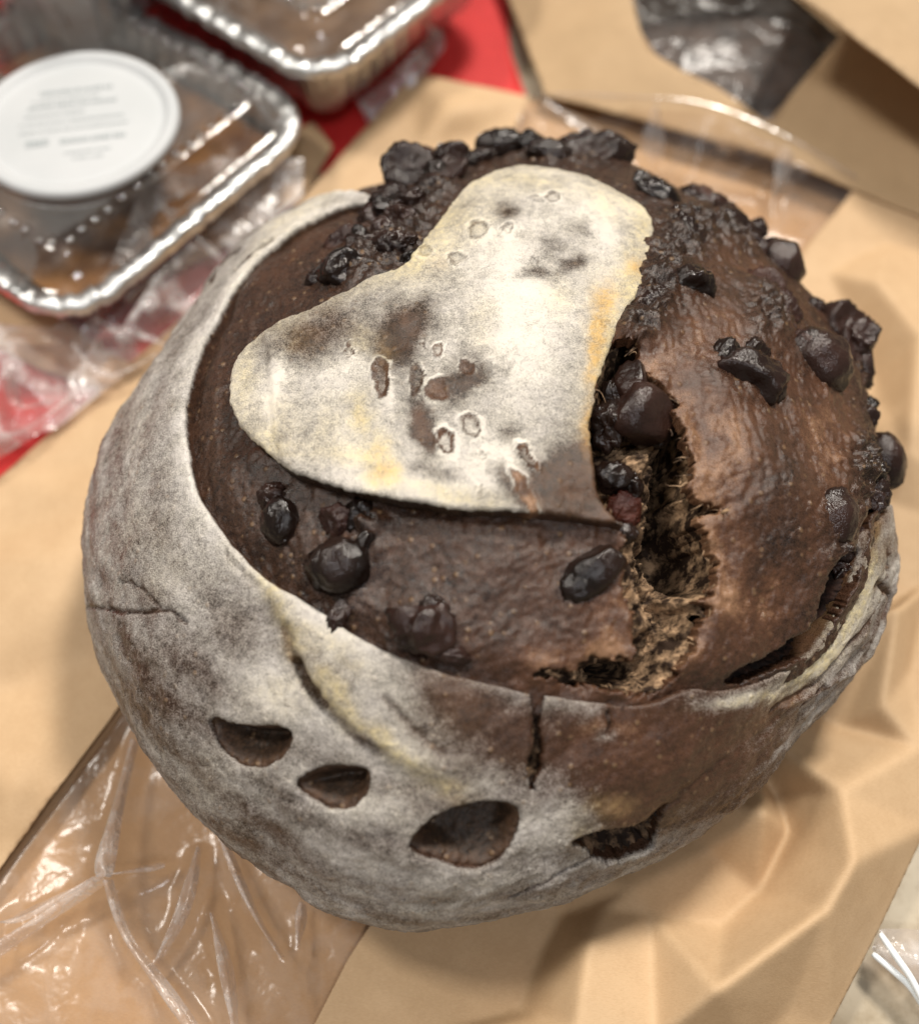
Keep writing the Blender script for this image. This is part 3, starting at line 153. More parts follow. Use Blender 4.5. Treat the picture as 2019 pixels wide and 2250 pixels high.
# ---------------------------------------------------------------- materials
def crust_material():
    k = N('crust'); co = k.obj()
    za = k.n('ShaderNodeAttribute', attribute_name='zone_a'); zb = k.n('ShaderNodeAttribute', attribute_name='zone_b')
    sa = k.n('ShaderNodeSeparateColor', {0: za.outputs['Color']}); sb = k.n('ShaderNodeSeparateColor', {0: zb.outputs['Color']})
    F, Y, O = sa.outputs[0], sa.outputs[1], sa.outputs[2]; BR, GL, DT = sb.outputs[0], sb.outputs[1], sb.outputs[2]
    n0 = k.noise(co, 160, 4, .6); n1 = k.noise(co, 620, 4, .7); n2 = k.noise(co, 2700, 3, .75)
    s = k.math('ADD', k.math('MULTIPLY', n1, .36), k.math('MULTIPLY', n2, .64))
    x = k.math('ADD', F, k.math('MULTIPLY', k.math('SUBTRACT', s, .5), 1.75))
    x = k.math('ADD', x, k.math('MULTIPLY', k.math('SUBTRACT', n0, .5), .45))
    mask = k.ramp(x, .10, .92)
    bf = k.math('ADD', BR, k.math('ADD', k.math('MULTIPLY', k.math('SUBTRACT', n1, .5), .55), k.math('MULTIPLY', k.math('SUBTRACT', n2, .5), k.math('ADD', .25, k.math('MULTIPLY', BR, 1.1)))), clamp=True)
    bf = k.math('ADD', bf, k.math('MULTIPLY', k.math('SUBTRACT', n0, .5), k.math('MULTIPLY', BR, 1.6)), clamp=True)
    dark = k.mix(k.ramp(s, .38, .62), (.010, .0050, .0035), (.036, .0195, .0125))
    base = k.mix(k.ramp(bf, 0, .5, smooth=False), dark, (.092, .041, .0215))
    base = k.mix(k.ramp(bf, .5, 1.0, smooth=False), base, (.28, .155, .086))
    vo = k.n('ShaderNodeTexVoronoi', {'Vector': co, 'Scale': 400.0, 'Randomness': 1.0}, feature='F1')
    dot = k.ramp(vo.outputs['Distance'], .12, .34, 1, 0)
    dsel = k.ramp(k.n('ShaderNodeSeparateColor', {0: vo.outputs['Color']}).outputs[0], .55, .8)
    dotf = k.math('MULTIPLY', k.math('MULTIPLY', dot, dsel), k.math('MULTIPLY', DT, .75))
    base = k.mix(dotf, base, (.21, .13, .07))
    yb = k.math('MULTIPLY', Y, k.ramp(n1, .3, .7, .5, 1.1), clamp=True)
    ob = k.math('MULTIPLY', O, k.ramp(n1, .3, .7, .6, 1.1), clamp=True)
    base = k.mix(k.math('MULTIPLY', yb, .55), base, (.30, .20, .09))
    base = k.mix(k.math('MULTIPLY', ob, .8), base, (.36, .19, .055))
    fl = k.mix(k.ramp(n0, .35, .65), (.83, .785, .71), (.73, .69, .645))
    fl = k.mix(k.math('MULTIPLY', yb, .9), fl, (.80, .69, .41)); fl = k.mix(k.math('MULTIPLY', ob, .9), fl, (.74, .49, .20))
    colr = k.mix(k.math('MULTIPLY', mask, .94), base, fl)
    rough = k.math('ADD', k.math('MULTIPLY', mask, .6), k.math('SUBTRACT', k.ramp(n2, .36, .64, .24, .50), k.math('MULTIPLY', GL, .16)), clamp=True)
    h = k.math('ADD', k.math('MULTIPLY', s, .5), k.math('ADD', k.math('MULTIPLY', mask, .25), k.math('MULTIPLY', dotf, .8)))
    nr = k.bump(h, k.ramp(mask, 0, .5, .50, .95), .0009)
    k.bsdf(Base_Color=colr, Roughness=rough, Normal=nr, Specular_IOR_Level=k.ramp(mask, 0, 1, .42, .06))
    return k.m
def crumb_material():
    k = N('crumb'); co = k.obj()
    mp = k.n('ShaderNodeMapping', {'Vector': co, 'Scale': (1, 1.1, 1)})
    n1 = k.noise(mp, 300, 4, .62); n2 = k.noise(co, 110, 3, .6)
    at = k.n('ShaderNodeAttribute', attribute_name='zone_a'); sa = k.n('ShaderNodeSeparateColor', {0: at.outputs['Color']})
    f = k.math('ADD', k.ramp(n1, .37, .70), k.math('MULTIPLY', k.math('SUBTRACT', n2, .55), 1.5), clamp=True)
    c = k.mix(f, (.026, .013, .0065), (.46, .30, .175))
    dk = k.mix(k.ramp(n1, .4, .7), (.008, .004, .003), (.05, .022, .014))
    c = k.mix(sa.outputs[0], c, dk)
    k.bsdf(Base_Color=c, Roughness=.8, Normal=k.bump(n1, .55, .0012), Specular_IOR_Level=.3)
    return k.m
def chocolate_material(name, c0, c1, rough, bump, fine):
    k = N(name); co = k.obj()
    n1 = k.noise(co, 260, 5, .65); n2 = k.noise(co, 1500, 3, .6); n3 = k.noise(co, 70, 2, .5)
    c = k.mix(k.ramp(n3, .38, .64), c0, c1)
    vo = k.n('ShaderNodeTexVoronoi', {'Vector': co, 'Scale': 190.0}, feature='DISTANCE_TO_EDGE')
    cr = k.math('MULTIPLY', k.ramp(vo.outputs['Distance'], 0, .035, -1, 0), k.math('MULTIPLY', k.ramp(n3, .5, .6), fine))
    h = k.math('ADD', k.math('ADD', n1, k.math('MULTIPLY', n2, .3)), cr)
    r = k.ramp(n1, .38, .60, rough*.35, rough*1.2)
    k.bsdf(Base_Color=c, Roughness=r, Normal=k.bump(h, bump, .0014), Specular_IOR_Level=.38)
    return k.m
def kraft_material(name, c0, c1, trans=0.0):
    k = N(name); co = k.obj()
    mp = k.n('ShaderNodeMapping', {'Vector': co, 'Scale': (1, 5, 1), 'Rotation': (0, 0, .95)})
    n1 = k.noise(mp, 900, 3, .6); n2 = k.noise(co, 22, 3, .55); n3 = k.noise(co, 130, 3, .6)
    f = k.math('ADD', k.math('MULTIPLY', n1, .45), k.math('ADD', k.math('MULTIPLY', n2, .35), k.math('MULTIPLY', n3, .25)))
    c = k.mix(k.ramp(f, .38, .66), c0, c1)
    wr = k.math('ABSOLUTE', k.math('SUBTRACT', k.noise(co, 38, 4, .55), .5)); h = k.math('ADD', k.math('ADD', n1, k.math('MULTIPLY', n3, 2.0)), k.math('MULTIPLY', wr, 9.0))
    k.bsdf(Base_Color=c, Roughness=.62, Normal=k.bump(h, .12, .0006), Specular_IOR_Level=.25, **({'Transmission_Weight': trans} if trans else {}))
    return k.m
def film_material(name, milk, scale, bump=.5, tint=(.97, .95, .93), rough=.10, gloss=.9):
    k = N(name); co = k.obj()
    n1 = k.noise(co, scale, 4, .6, noise_dimensions='3D'); n2 = k.noise(co, scale*4, 3, .6)
    rid = k.math('SUBTRACT', 1.0, k.math('ABSOLUTE', k.math('MULTIPLY', k.math('SUBTRACT', n1, .5), 5.0)))
    nr = k.bump(k.math('ADD', rid, k.math('MULTIPLY', n2, .4)), bump, .0016)
    tr = k.n('ShaderNodeBsdfTransparent', {0: (*tint, 1)})
    gl = k.n('ShaderNodeBsdfGlossy', {'Color': (1, 1, 1, 1), 'Roughness': rough, 'Normal': nr})
    df = k.n('ShaderNodeBsdfDiffuse', {'Color': (.85, .82, .80, 1), 'Normal': nr})
    lw = k.n('ShaderNodeFresnel', {'IOR': 1.5, 'Normal': nr})
    m1 = k.n('ShaderNodeMixShader', {0: k.math('MULTIPLY', k.ramp(rid, .55, 1.0, .35, 1.0), milk), 1: tr, 2: df})
    m2 = k.n('ShaderNodeMixShader', {0: k.math('ADD', k.math('MULTIPLY', lw, gloss), .01, clamp=True), 1: m1, 2: gl})
    k.t.links.new(m2.outputs[0], k.out.inputs[0]); return k.m
def plain(name, c0, c1, rough, scale=60, bump=.2, metallic=0.0, dist=.0008, spec=.5):
    k = N(name); co = k.obj(); n1 = k.noise(co, scale, 4, .6)
    k.bsdf(Base_Color=k.mix(k.ramp(n1, .3, .7), c0, c1), Roughness=rough, Metallic=metallic, Normal=k.bump(n1, bump, dist), Specular_IOR_Level=spec)
    return k.m
M = dict(crust=crust_material(), crumb=crumb_material(),
    choc0=chocolate_material('glossy_chocolate', (.0080, .0046, .0036), (.018, .0092, .0066), .17, .36, .4),
    choc1=chocolate_material('matte_chocolate', (.0145, .0070, .0052), (.033, .0158, .0118), .22, .42, .06),
    choc2=chocolate_material('smeared_chocolate', (.030, .013, .010), (.075, .034, .023), .36, .6, .1),
    choc3=chocolate_material('dried_fruit', (.030, .007, .005), (.075, .020, .012), .32, 1.0, .4),
    kraft=kraft_material('kraft_paper', (.50, .338, .192), (.58, .408, .243)),
    kraft_in=kraft_material('kraft_inside', (.46, .295, .162), (.53, .355, .205)),
    film=film_material('window_film', .08, 42, .16, (.90, .855, .81), rough=.2, gloss=.26))

# ---------------------------------------------------------------- numeric tools
def perlin2(x, y, seed=0):
    rs = np.random.RandomState(seed); perm = rs.permutation(512); ang = rs.rand(512)*2*math.pi; gx, gy = np.cos(ang), np.sin(ang)
    xi = np.floor(x).astype(int); yi = np.floor(y).astype(int); xf = x-xi; yf = y-yi
    u = xf*xf*xf*(xf*(xf*6-15)+10); v = yf*yf*yf*(yf*(yf*6-15)+10)
    def g(ix, iy, fx, fy):
        h = perm[(perm[ix % 512] + iy) % 512]; return gx[h]*fx + gy[h]*fy
    a = g(xi, yi, xf, yf); b = g(xi+1, yi, xf-1, yf); c = g(xi, yi+1, xf, yf-1); d = g(xi+1, yi+1, xf-1, yf-1)
    return (a + u*(b-a) + v*((c + u*(d-c)) - (a + u*(b-a))))*1.5
def fbm(x, y, oct=4, seed=0, gain=.5):
    r = 0; amp = 1; tot = 0
    for i in range(oct):
        r = r + amp*perlin2(x*2**i, y*2**i, seed+i); tot += amp; amp *= gain
    return r/tot
def worley(x, y, seed=0):
    rs = np.random.RandomState(seed); perm = rs.permutation(512); jx = rs.rand(512); jy = rs.rand(512)
    xi = np.floor(x).astype(int); yi = np.floor(y).astype(int); f1 = np.full(x.shape, 9.)
    for i in (-1, 0, 1):
        for j in (-1, 0, 1):
            h = perm[(perm[(xi+i) % 512]+yi+j) % 512]; f1 = np.minimum(f1, (x-xi-i-jx[h])**2+(y-yi-j-jy[h])**2)
    return np.sqrt(f1)
def ss(x, lo, hi):
    t = np.clip((x-lo)/(hi-lo), 0, 1); return t*t*(3-2*t)
def smooth_loop(pts, sub=4, closed=True):
    P = np.array(pts, float); n = len(P); out = []
    rng = range(n) if closed else range(n-1)
    for i in rng:
        p0, p1, p2, p3 = (P[(i-1) % n], P[i], P[(i+1) % n], P[(i+2) % n]) if closed else (P[max(i-1, 0)], P[i], P[i+1], P[min(i+2, n-1)])
        for j in range(sub):
            t = j/sub
            out.append(.5*(2*p1 + (p2-p0)*t + (2*p0-5*p1+4*p2-p3)*t*t + (3*(p1-p2)+p3-p0)*t**3))
    if not closed: out.append(P[-1])
    return np.array(out)
def seg_dist(x, y, P, closed=True):
    Q = np.roll(P, -1, 0) if closed else P[1:]; A = P if closed else P[:-1]
    best = np.full(x.shape, 1e9)
    for (ax, ay), (bx, by) in zip(A, Q):
        dx, dy = bx-ax, by-ay; L = dx*dx+dy*dy+1e-12
        t = np.clip(((x-ax)*dx+(y-ay)*dy)/L, 0, 1)
        best = np.minimum(best, (x-ax-t*dx)**2+(y-ay-t*dy)**2)
    return np.sqrt(best)
def sdf_exact(x, y, P):
    d = seg_dist(x, y, P); ins = np.zeros(x.shape, bool)
    Q = np.roll(P, -1, 0)
    for (ax, ay), (bx, by) in zip(P, Q):
        c = ((ay > y) != (by > y)); xx = (bx-ax)*(y-ay)/((by-ay) if by != ay else 1e-12)+ax
        ins ^= c & (x < xx)
    return np.where(ins, d, -d)
class Field:                                          # signed distance, coarse table far away, exact near the line
    def __init__(s, pts, sub=4, near=.05, smooth=True):
        s.P = smooth_loop(pts, sub) if smooth else np.array(pts, float); s.near = near
        s.lo = -2.75; s.n = 276; s.h = .02
        g = s.lo + s.h*np.arange(s.n); X, Y = np.meshgrid(g, g, indexing='ij')
        s.T = sdf_exact(X, Y, s.P)
    def __call__(s, x, y):
        u = np.clip((x-s.lo)/s.h, 0, s.n-2.001); v = np.clip((y-s.lo)/s.h, 0, s.n-2.001)
        i = u.astype(int); j = v.astype(int); fu = u-i; fv = v-j; T = s.T
        r = T[i, j]*(1-fu)*(1-fv)+T[i+1, j]*fu*(1-fv)+T[i, j+1]*(1-fu)*fv+T[i+1, j+1]*fu*fv
        k = np.abs(r) < s.near
        if k.any(): r[k] = sdf_exact(x[k], y[k], s.P)
        return r
def blob_sum(x, y, L, sharp=1.0, mode='add'):
    r = np.zeros(x.shape)
    for cx_, cy_, m00, m01, m10, m11, am in L:
        dx = x-cx_; dy = y-cy_; q = (m00*dx+m01*dy)**2+(m10*dx+m11*dy)**2
        k = q < 7
        g = am*np.exp(-.9*q[k]**sharp)
        if mode == 'add': r[k] += g
        else: r[k] = np.maximum(r[k], g)
    return r
RT_ = np.array(RTAB)
def rplan(phi):
    n = len(RT_); u = (phi/(2*math.pi)) % 1.0*n; i = np.floor(u).astype(int); f = u-i
    p0, p1, p2, p3 = (RT_[(i+k) % n] for k in (-1, 0, 1, 2))
    return p1+.5*f*(p2-p0+f*(2*p0-5*p1+4*p2-p3+f*(3*(p1-p2)+p3-p0)))
LIFT = .004
def loaf_base(a, b):
    t = np.minimum(np.hypot(a, b), math.pi); phi = np.arctan2(b, a); R = rplan(phi); c = np.cos(t)
    return np.stack([CX+R*np.sin(t)*np.cos(phi), CY+R*np.sin(t)*np.sin(phi), ZC+np.where(c > 0, HU, HL)*c], -1)
def loaf_normal(a, b, e=.004):
    da = loaf_base(a+e, b)-loaf_base(a-e, b); db = loaf_base(a, b+e)-loaf_base(a, b-e)
    n = np.cross(da, db); return n/np.linalg.norm(n, axis=-1, keepdims=True)
def loaf_point(a, b, h):
    P = loaf_base(a, b)+loaf_normal(a, b)*h[..., None]
    P[..., 2] = np.maximum(P[..., 2], LIFT)
    return P
ORIGIN = (CX, CY, LIFT)
def patch(name, field, height, zones, step, mat, parent, bounds, skirt=.006, skirt_in=.0, skirt_tmax=2.2, tmax=2.45):
    x0, x1, y0, y1 = bounds
    gx = np.arange(x0, x1+step, step); gy = np.arange(y0, y1+step, step)
    X, Y = np.meshgrid(gx, gy, indexing='ij'); nx, ny = X.shape
    F = field(X.ravel(), Y.ravel()).reshape(nx, ny)
    F = np.minimum(F, tmax-np.hypot(X, Y))
    idx = np.arange(nx*ny).reshape(nx, ny)
    q = np.stack([idx[:-1, :-1], idx[1:, :-1], idx[1:, 1:], idx[:-1, 1:]], -1).reshape(-1, 4)
    pos = (F > 0).ravel(); keep = pos[q].any(1); q = q[keep]
    gX, gY = np.gradient(F, step); g2 = np.maximum(gX**2+gY**2, .15)
    neg = F < 0
    mx = np.clip(-F*gX/g2, -1.2*step, 1.2*step); my = np.clip(-F*gY/g2, -1.2*step, 1.2*step)
    A = np.where(neg, X+mx, X).ravel(); B = np.where(neg, Y+my, Y).ravel(); D = np.maximum(F, 0).ravel()
    used = np.unique(q); remap = np.full(nx*ny, -1); remap[used] = np.arange(len(used)); q = remap[q]
    A, B, D = A[used], B[used], D[used]
    h = height(A, B, D); P = loaf_point(A, B, h); Z = zones(A, B, D)
    # skirt along the open border
    e = np.concatenate([q[:, [0, 1]], q[:, [1, 2]], q[:, [2, 3]], q[:, [3, 0]]]); n = len(A)
    key = e[:, 0].astype(np.int64)*n+e[:, 1]; rev = e[:, 1].astype(np.int64)*n+e[:, 0]
    be = e[~np.isin(key, rev)]
    be = be[np.hypot(A[be[:, 0]], B[be[:, 0]]) < skirt_tmax]
    if skirt > 0 and len(be):
        bv = np.unique(be); nb = len(bv); ri = np.full(n, -1); ri[bv] = np.arange(nb)
        nr = loaf_normal(A[bv], B[bv]); layers = []; L = 5
        jit = fbm(A[bv]*60, B[bv]*60, 2, 5)
        prev = None
        for k in range(1, L+1):
            f = k/L
            p = P[bv]-nr*(skirt*f)+nr*(jit*.0006*(f < .99))[:, None]
            p[:, 2] = np.maximum(p[:, 2], LIFT); layers.append(p)
            cur = n+(k-1)*nb
            i, j = ri[be[:, 0]], ri[be[:, 1]]
            top_i = be[:, 0] if prev is None else prev+i; top_j = be[:, 1] if prev is None else prev+j
            q = np.concatenate([q, np.stack([top_j, top_i, cur+i, cur+j], 1)]); prev = cur
        P = np.concatenate([P]+layers)
        Z = [np.concatenate([z]+[np.where(np.arange(z.shape[1]) == 0, (z[bv]*.2-.1 if k == 0 else z[bv]*0-.35), z[bv]*.6) for k in range(L)]) if i_ == 0 else np.concatenate([z]+[z[bv]]*L) for i_, z in enumerate(Z)]
    o = mesh_obj(name, P, q, mat, parent, True, ORIGIN)
    for i_, z in enumerate(Z): color_attr(o, 'zone_'+'ab'[i_], z.astype(np.float32))
    return o

# ---------------------------------------------------------------- the loaf
loaf = tag(empty('chocolate_loaf', ORIGIN), 'large round dark chocolate sourdough loaf, flour dusted, split open, on the kraft bag', 'bread')
f_rim = Field(RIM); f_flap = Field(FLAP, sub=3); f_crack = Field(CRACK, sub=2); f_slit = Field(SLIT, sub=2); f_split = Field(SPLIT, sub=2)
f_torn = Field(TORN, sub=3); f_leaf = [Field(l) for l in LEAVES]; f_deep = [Field(d, sub=2) for d in DEEP]
HC = np.array(HCTRL)
def plateau(a, b, sg=.2):
    num = np.zeros(a.shape); den = np.full(a.shape, 1e-4)
    for x, y, h in HC:
        g = np.exp(-((a-x)**2+(b-y)**2)/(sg*sg)); num += g*h; den += g
    return num/den*1e-3
CB = np.array(CHUNK_AB)
def chunk_near(a, b, wide):
    r = np.zeros(a.shape)
    for x, y, rr in CB:
        q = ((a-x)**2+(b-y)**2)/(rr*wide)**2; k = q < 5; r[k] = np.maximum(r[k], np.exp(-q[k]))
    return r
def inner_height(a, b):
    d = f_rim(a, b)
    lum = np.clip(blob_sum(a, b, LUMPY), 0, 1)
    return .0007*chunk_near(a, b, 1.2)+lum*(.0024+.0040*fbm(a*22, b*22, 4, 14, .6))+.0016*fbm(a*4, b*4, 2, 12)+plateau(a, b)-.0022*(1-ss(d, -.02, .08))+.0009*fbm(a*9, b*9, 3, 11)
def rounded(d, r, depth):                             # rounds a crust edge over r (in a,b units)
    t = np.clip(1-d/r, 0, 1); return -depth*(1-np.sqrt(np.maximum(1-t*t, 0)))
cre = [(smooth_loop(p, 4, False), d, w) for p, d, w in CREASES]; rid = [(smooth_loop(p, 4, False), d, w) for p, d, w in RIDGES]
frid = [(smooth_loop(p, 4, False), d, w) for p, d, w in FLAP_RIDGES]
def lines(a, b, L, sgn):
    a, b = a+.008*fbm(a*30, b*30, 3, 260), b+.008*fbm(a*30, b*30, 3, 280)
    r = np.zeros(a.shape)
    for P, d, wd in L:
        lo = P.min(0)-.15; hi = P.max(0)+.15
        k = (a > lo[0]) & (a < hi[0]) & (b > lo[1]) & (b < hi[1])
        if k.any(): r[k] += sgn*d*1e-3*np.exp(-(seg_dist(a[k], b[k], P, False)/(wd*.0095))**2)
    return r
def warp(a, b, am=.012, f=24, s=200): return a+am*fbm(a*f, b*f, 3, s), b+am*fbm(a*f, b*f, 3, s+20)
def rag(a, b, amp, seed, f=70): return amp*(fbm(a*f, b*f, 3, seed, .6)+.5*fbm(a*f*.3, b*f*.3, 2, seed+9))

def outer_field(a, b):
    f = -f_rim(a, b)+.004*fbm(a*14, b*14, 3, 3)
    for l in f_leaf: f = np.minimum(f, -l(a, b)+.005*fbm(a*50, b*50, 3, 8))
    f = np.minimum(f, -f_split(a, b)+rag(a, b, .008, 21)); f = np.minimum(f, -f_torn(a, b)+rag(a, b, .008, 25))
    return f
def outer_height(a, b, d):
    t = np.hypot(a, b)
    h = .0022*fbm(a*2.6, b*2.6, 3, 31)+.0006*fbm(a*16, b*16, 3, 32)+.0006*np.exp(-(np.maximum(-f_rim(a, b), 0)/.09)**2)+.00022*fbm(a*55, b*55, 3, 34)
    h += lines(a, b, cre, -1)+lines(a, b, rid, 1)+rounded(d, .006, .0007)
    phi = np.arctan2(b, a); side = ss(a, .8, 1.2)*ss(-b, -.6, .9)   # stretched folds on the right flank
    dr = np.maximum(-f_rim(a, b), 0)
    h += side*.00035*np.sin(dr*70+3*fbm(phi*4, dr*5, 2, 33))
    return h
def outer_zones(a, b, d):
    a, b = a+.014*fbm(a*16, b*16, 3, 220), b+.014*fbm(a*16, b*16, 3, 240)
    n = fbm(a*5, b*5, 4, 41); n2 = fbm(a*14, b*14, 3, 42)
    fl = .45+.13*n+.13*n2+blob_sum(a, b, OUT_FLOUR)*.85; dr = np.maximum(-f_rim(a, b), 0)
    fl += .22*np.exp(-(dr/.05)**2)*(a < .25)+.07*np.sin(dr*38+2.5*fbm(a*3, b*3, 2, 47))*ss(dr, .05, .2)
    phi = np.arctan2(b, a)
    streak = fbm(phi*3+4, dr*26, 3, 44); right = ss(a, .45, 1.0)*ss(-b, -.7, .8)
    fl += right*(.38*streak-.12)
    y = np.clip(1.35*blob_sum(a, b, OUT_YELLOW)*(.75+.9*fbm(a*18, b*18, 3, 45)), 0, 1)+np.clip(.25*fbm(a*3, b*3, 2, 46), 0, .2)
    br = .17+.12*np.clip(n2, 0, 1)+blob_sum(a, b, OUT_BROWN)*.75+.14*right
    cr = np.clip(-lines(a, b, cre, -1)/.0015, 0, 1); fl -= .5*cr
    return [np.stack([np.clip(fl, -.35, 1.2), np.clip(y, 0, 1), 0*y], 1), np.stack([np.clip(br, 0, 1), 0*y+.1, 0*y+.8], 1)]
patch('outer_crust', outer_field, outer_height, outer_zones, .0062, M['crust'], loaf, (-2.45, 2.45, -2.45, 2.45), skirt=.007)

for i, l in enumerate(f_leaf):                        # the three leaf shaped cuts: sunken dark floors
    P = l.P; c = P.mean(0); bd = (P[:, 0].min()-.05, P[:, 0].max()+.05, P[:, 1].min()-.05, P[:, 1].max()+.05)
    top = P[:, 1].max(); bot = P[:, 1].min()
    def lf(a, b, l=l): return l(a, b)+.016
    def lh(a, b, d, top=top, bot=bot, l=l):
        s = np.clip((b-bot)/(top-bot), 0, 1)
        dd = np.maximum(l(a, b), 0)
        return -.0016-.0075*ss(dd, .0, .05)*(.35+.65*ss(s, .1, .7))+.0006*fbm(a*30, b*30, 3, 51)+.0008*(np.minimum(worley(a*45, b*45, 53), .6)-.4)
    def lz(a, b, d): 
        z = 0*a; n = fbm(a*30, b*30, 3, 52)
        return [np.stack([z-.35, z+.1, z], 1), np.stack([.03+.10*n+.16*ss(d, .055, .02), z-.9, z+.7], 1)]
    patch('leaf_cut', lf, lh, lz, .0055, M['crust'], loaf, bd, skirt=0)

def inner_field(a, b):
    f = f_rim(a, b)+.05
    f = np.minimum(f, -f_crack(a, b)+rag(a, b, .017, 61)-.010*np.abs(fbm(a*45, b*45, 3, 62))+.003); f = np.minimum(f, -f_slit(a, b)+rag(a, b, .010, 65, 50))
    return f
def inner_big(a, b, d):
    cr = -f_crack(a, b)
    h = inner_height(a, b)+.0003*fbm(a*50, b*50, 3, 71)+.0004*(np.minimum(worley(a*55, b*55, 75), .5)-.4)
    h += .0005*fbm(a*22+3*b, b*6, 3, 72)+.00025*fbm(a*90, b*60, 2, 73)
    return h+rounded(d, .004, .0004)-.0010*ss(cr, .05, .0)*ss(fbm(a*12, b*12, 2, 77), -.3, .4)
def inner_zones(a, b, d):
    n = fbm(a*7, b*7, 4, 81); n2 = fbm(a*26, b*26, 3, 82)
    br = .12+blob_sum(a, b, IN_BROWN)*.85; br = br*(1+.45*n+.6*fbm(a*15, b*15, 3, 84))+.07*n2*(br > .05)+.05*np.clip(n, 0, 1)
    near = np.maximum(.65*chunk_near(*warp(a, b, .035, 18, 300), 1.1), np.clip(blob_sum(a, b, LUMPY), 0, 1)); br = br*(1-near)
    edge = ss(d, .05, .0)*(np.minimum(-f_crack(a, b), 9) < .06); br += .25*edge
    gl = np.clip(.25+blob_sum(a, b, IN_GLOSS)+.3*n+.7*near, 0, 1); z = 0*a
    return [np.stack([-.32+.25*np.clip(n2, 0, 1), z, z], 1), np.stack([np.clip(br, 0, 1), gl, np.clip(.9-br*.6, .3, 1)], 1)]
patch('burst_crust', inner_field, inner_big, inner_zones, .0052, M['crust'], loaf, (-1.5, 1.8, -1.3, 1.85), skirt=.0035)

def crumb_field(a, b):
    f = np.maximum(f_crack(a, b)+.07, f_slit(a, b)+.05)
    return np.maximum(f, np.maximum(f_split(a, b)+.035, f_torn(a, b)+.04))
def crumb_height(a, b, d):
    c = f_crack(a, b); s = f_slit(a, b); sp = np.maximum(f_split(a, b), f_torn(a, b))
    base = np.where((sp > -.04) & (c < .02), -.0030, inner_height(a, b)-.0040)
    h = base-.012*ss(c, -.01, .055)-.009*ss(s, -.01, .045)-.004*ss(sp, -.005, .03)
    for f in f_deep: h -= .030*ss(f(a, b)+.012*fbm(a*40, b*40, 3, 93), -.015, .04)
    h += .0095*np.clip(blob_sum(*warp(a, b, .02, 30, 420), CRUMB_LEDGE), 0, 1)*(c > -.01)
    inside = ss(np.maximum(np.maximum(c, s), sp), -.03, .02)
    wa, wb = warp(a, b, .03, 20, 400); w1 = worley(wa*17, wb*24, 95); w2 = worley(wa*42, wb*55, 96)
    h += inside*(.0030*fbm(a*13, b*13, 4, 92, .6)+.0040*(np.minimum(w1, .8)-.5)+.0018*(np.minimum(w2, .8)-.5)+.0009*fbm(a*80, b*80, 3, 94))
    return h
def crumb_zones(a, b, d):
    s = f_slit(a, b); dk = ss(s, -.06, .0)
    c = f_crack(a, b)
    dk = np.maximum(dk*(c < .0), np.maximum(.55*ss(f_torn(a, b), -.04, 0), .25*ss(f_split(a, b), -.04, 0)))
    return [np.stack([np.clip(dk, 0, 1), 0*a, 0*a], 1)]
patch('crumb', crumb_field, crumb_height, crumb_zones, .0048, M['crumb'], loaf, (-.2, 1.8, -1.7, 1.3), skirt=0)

def flap_field(a, b): return f_flap(a, b)+.005*fbm(a*22, b*22, 3, 101)+.004*fbm(a*70, b*70, 3, 104)
def flap_height(a, b, d):
    a0, b0 = a, b
    h = .0042+.0024*fbm(a*3.2, b*3.2, 3, 102)+.0004*fbm(a*18, b*18, 3, 103)
    h += lines(a, b, frid, 1)+rounded(d, .007, .0008)+.0020*ss(d, .16, .0)*ss(-b, -.35, .15)-.0012*ss(d, .3, .0)*ss(b, .3, .9)
    a, b = warp(*warp(a, b), .007, 60, 320)
    for cx_, cy_, m00, m01, m10, m11, am in BLISTERS:
        dx = a-cx_; dy = b-cy_; q = np.sqrt((m00*dx+m01*dy)**2+(m10*dx+m11*dy)**2)
        k = q < 2.2
        h[k] += am*(.00075*np.exp(-((q[k]-1.05)/.22)**2)-.0003*np.exp(-(q[k]/.6)**2))
    return h
def flap_zones(a, b, d):
    a, b = warp(*warp(a, b), .007, 60, 320)
    n = fbm(a*6, b*6, 4, 111); n2 = fbm(a*24, b*24, 3, 112)
    fl = .68+.18*n+.13*n2+blob_sum(a, b, FLAP_FLOUR)*1.25; ring = np.zeros(a.shape); inn = np.zeros(a.shape)
    for cx_, cy_, m00, m01, m10, m11, am in BLISTERS:
        dx = a-cx_; dy = b-cy_; q = np.sqrt((m00*dx+m01*dy)**2+(m10*dx+m11*dy)**2); k = q < 2.0
        ring[k] += am*np.exp(-((q[k]-1.22)/.16)**2); inn[k] += am*np.exp(-((q[k]-.82)/.2)**2)
    fl += (.45*ring-.60*inn)*(1+.9*n2)
    y = np.clip(blob_sum(a, b, FLAP_YELLOW)*(1.15+.9*n2+.5*n), 0, 1)+.10+.35*ss(d, .07, .0)*(b > -.15)
    o = np.clip(blob_sum(a, b, FLAP_ORANGE)*(.9+.9*n2), 0, 1)
    br = np.clip(.04+.1*n2+blob_sum(a, b, FLAP_BROWN)*(.45+.5*n2)+.22*inn, 0, 1); z = 0*a
    return [np.stack([np.clip(fl, -.35, 1.25), np.clip(y, 0, 1), o], 1), np.stack([br, z+.1+.6*np.clip(inn, 0, 1), z+.5], 1)]
patch('ear_flap', flap_field, flap_height, flap_zones, .0048, M['crust'], loaf, (-1.35, .75, -.45, 1.55), skirt=.0045)

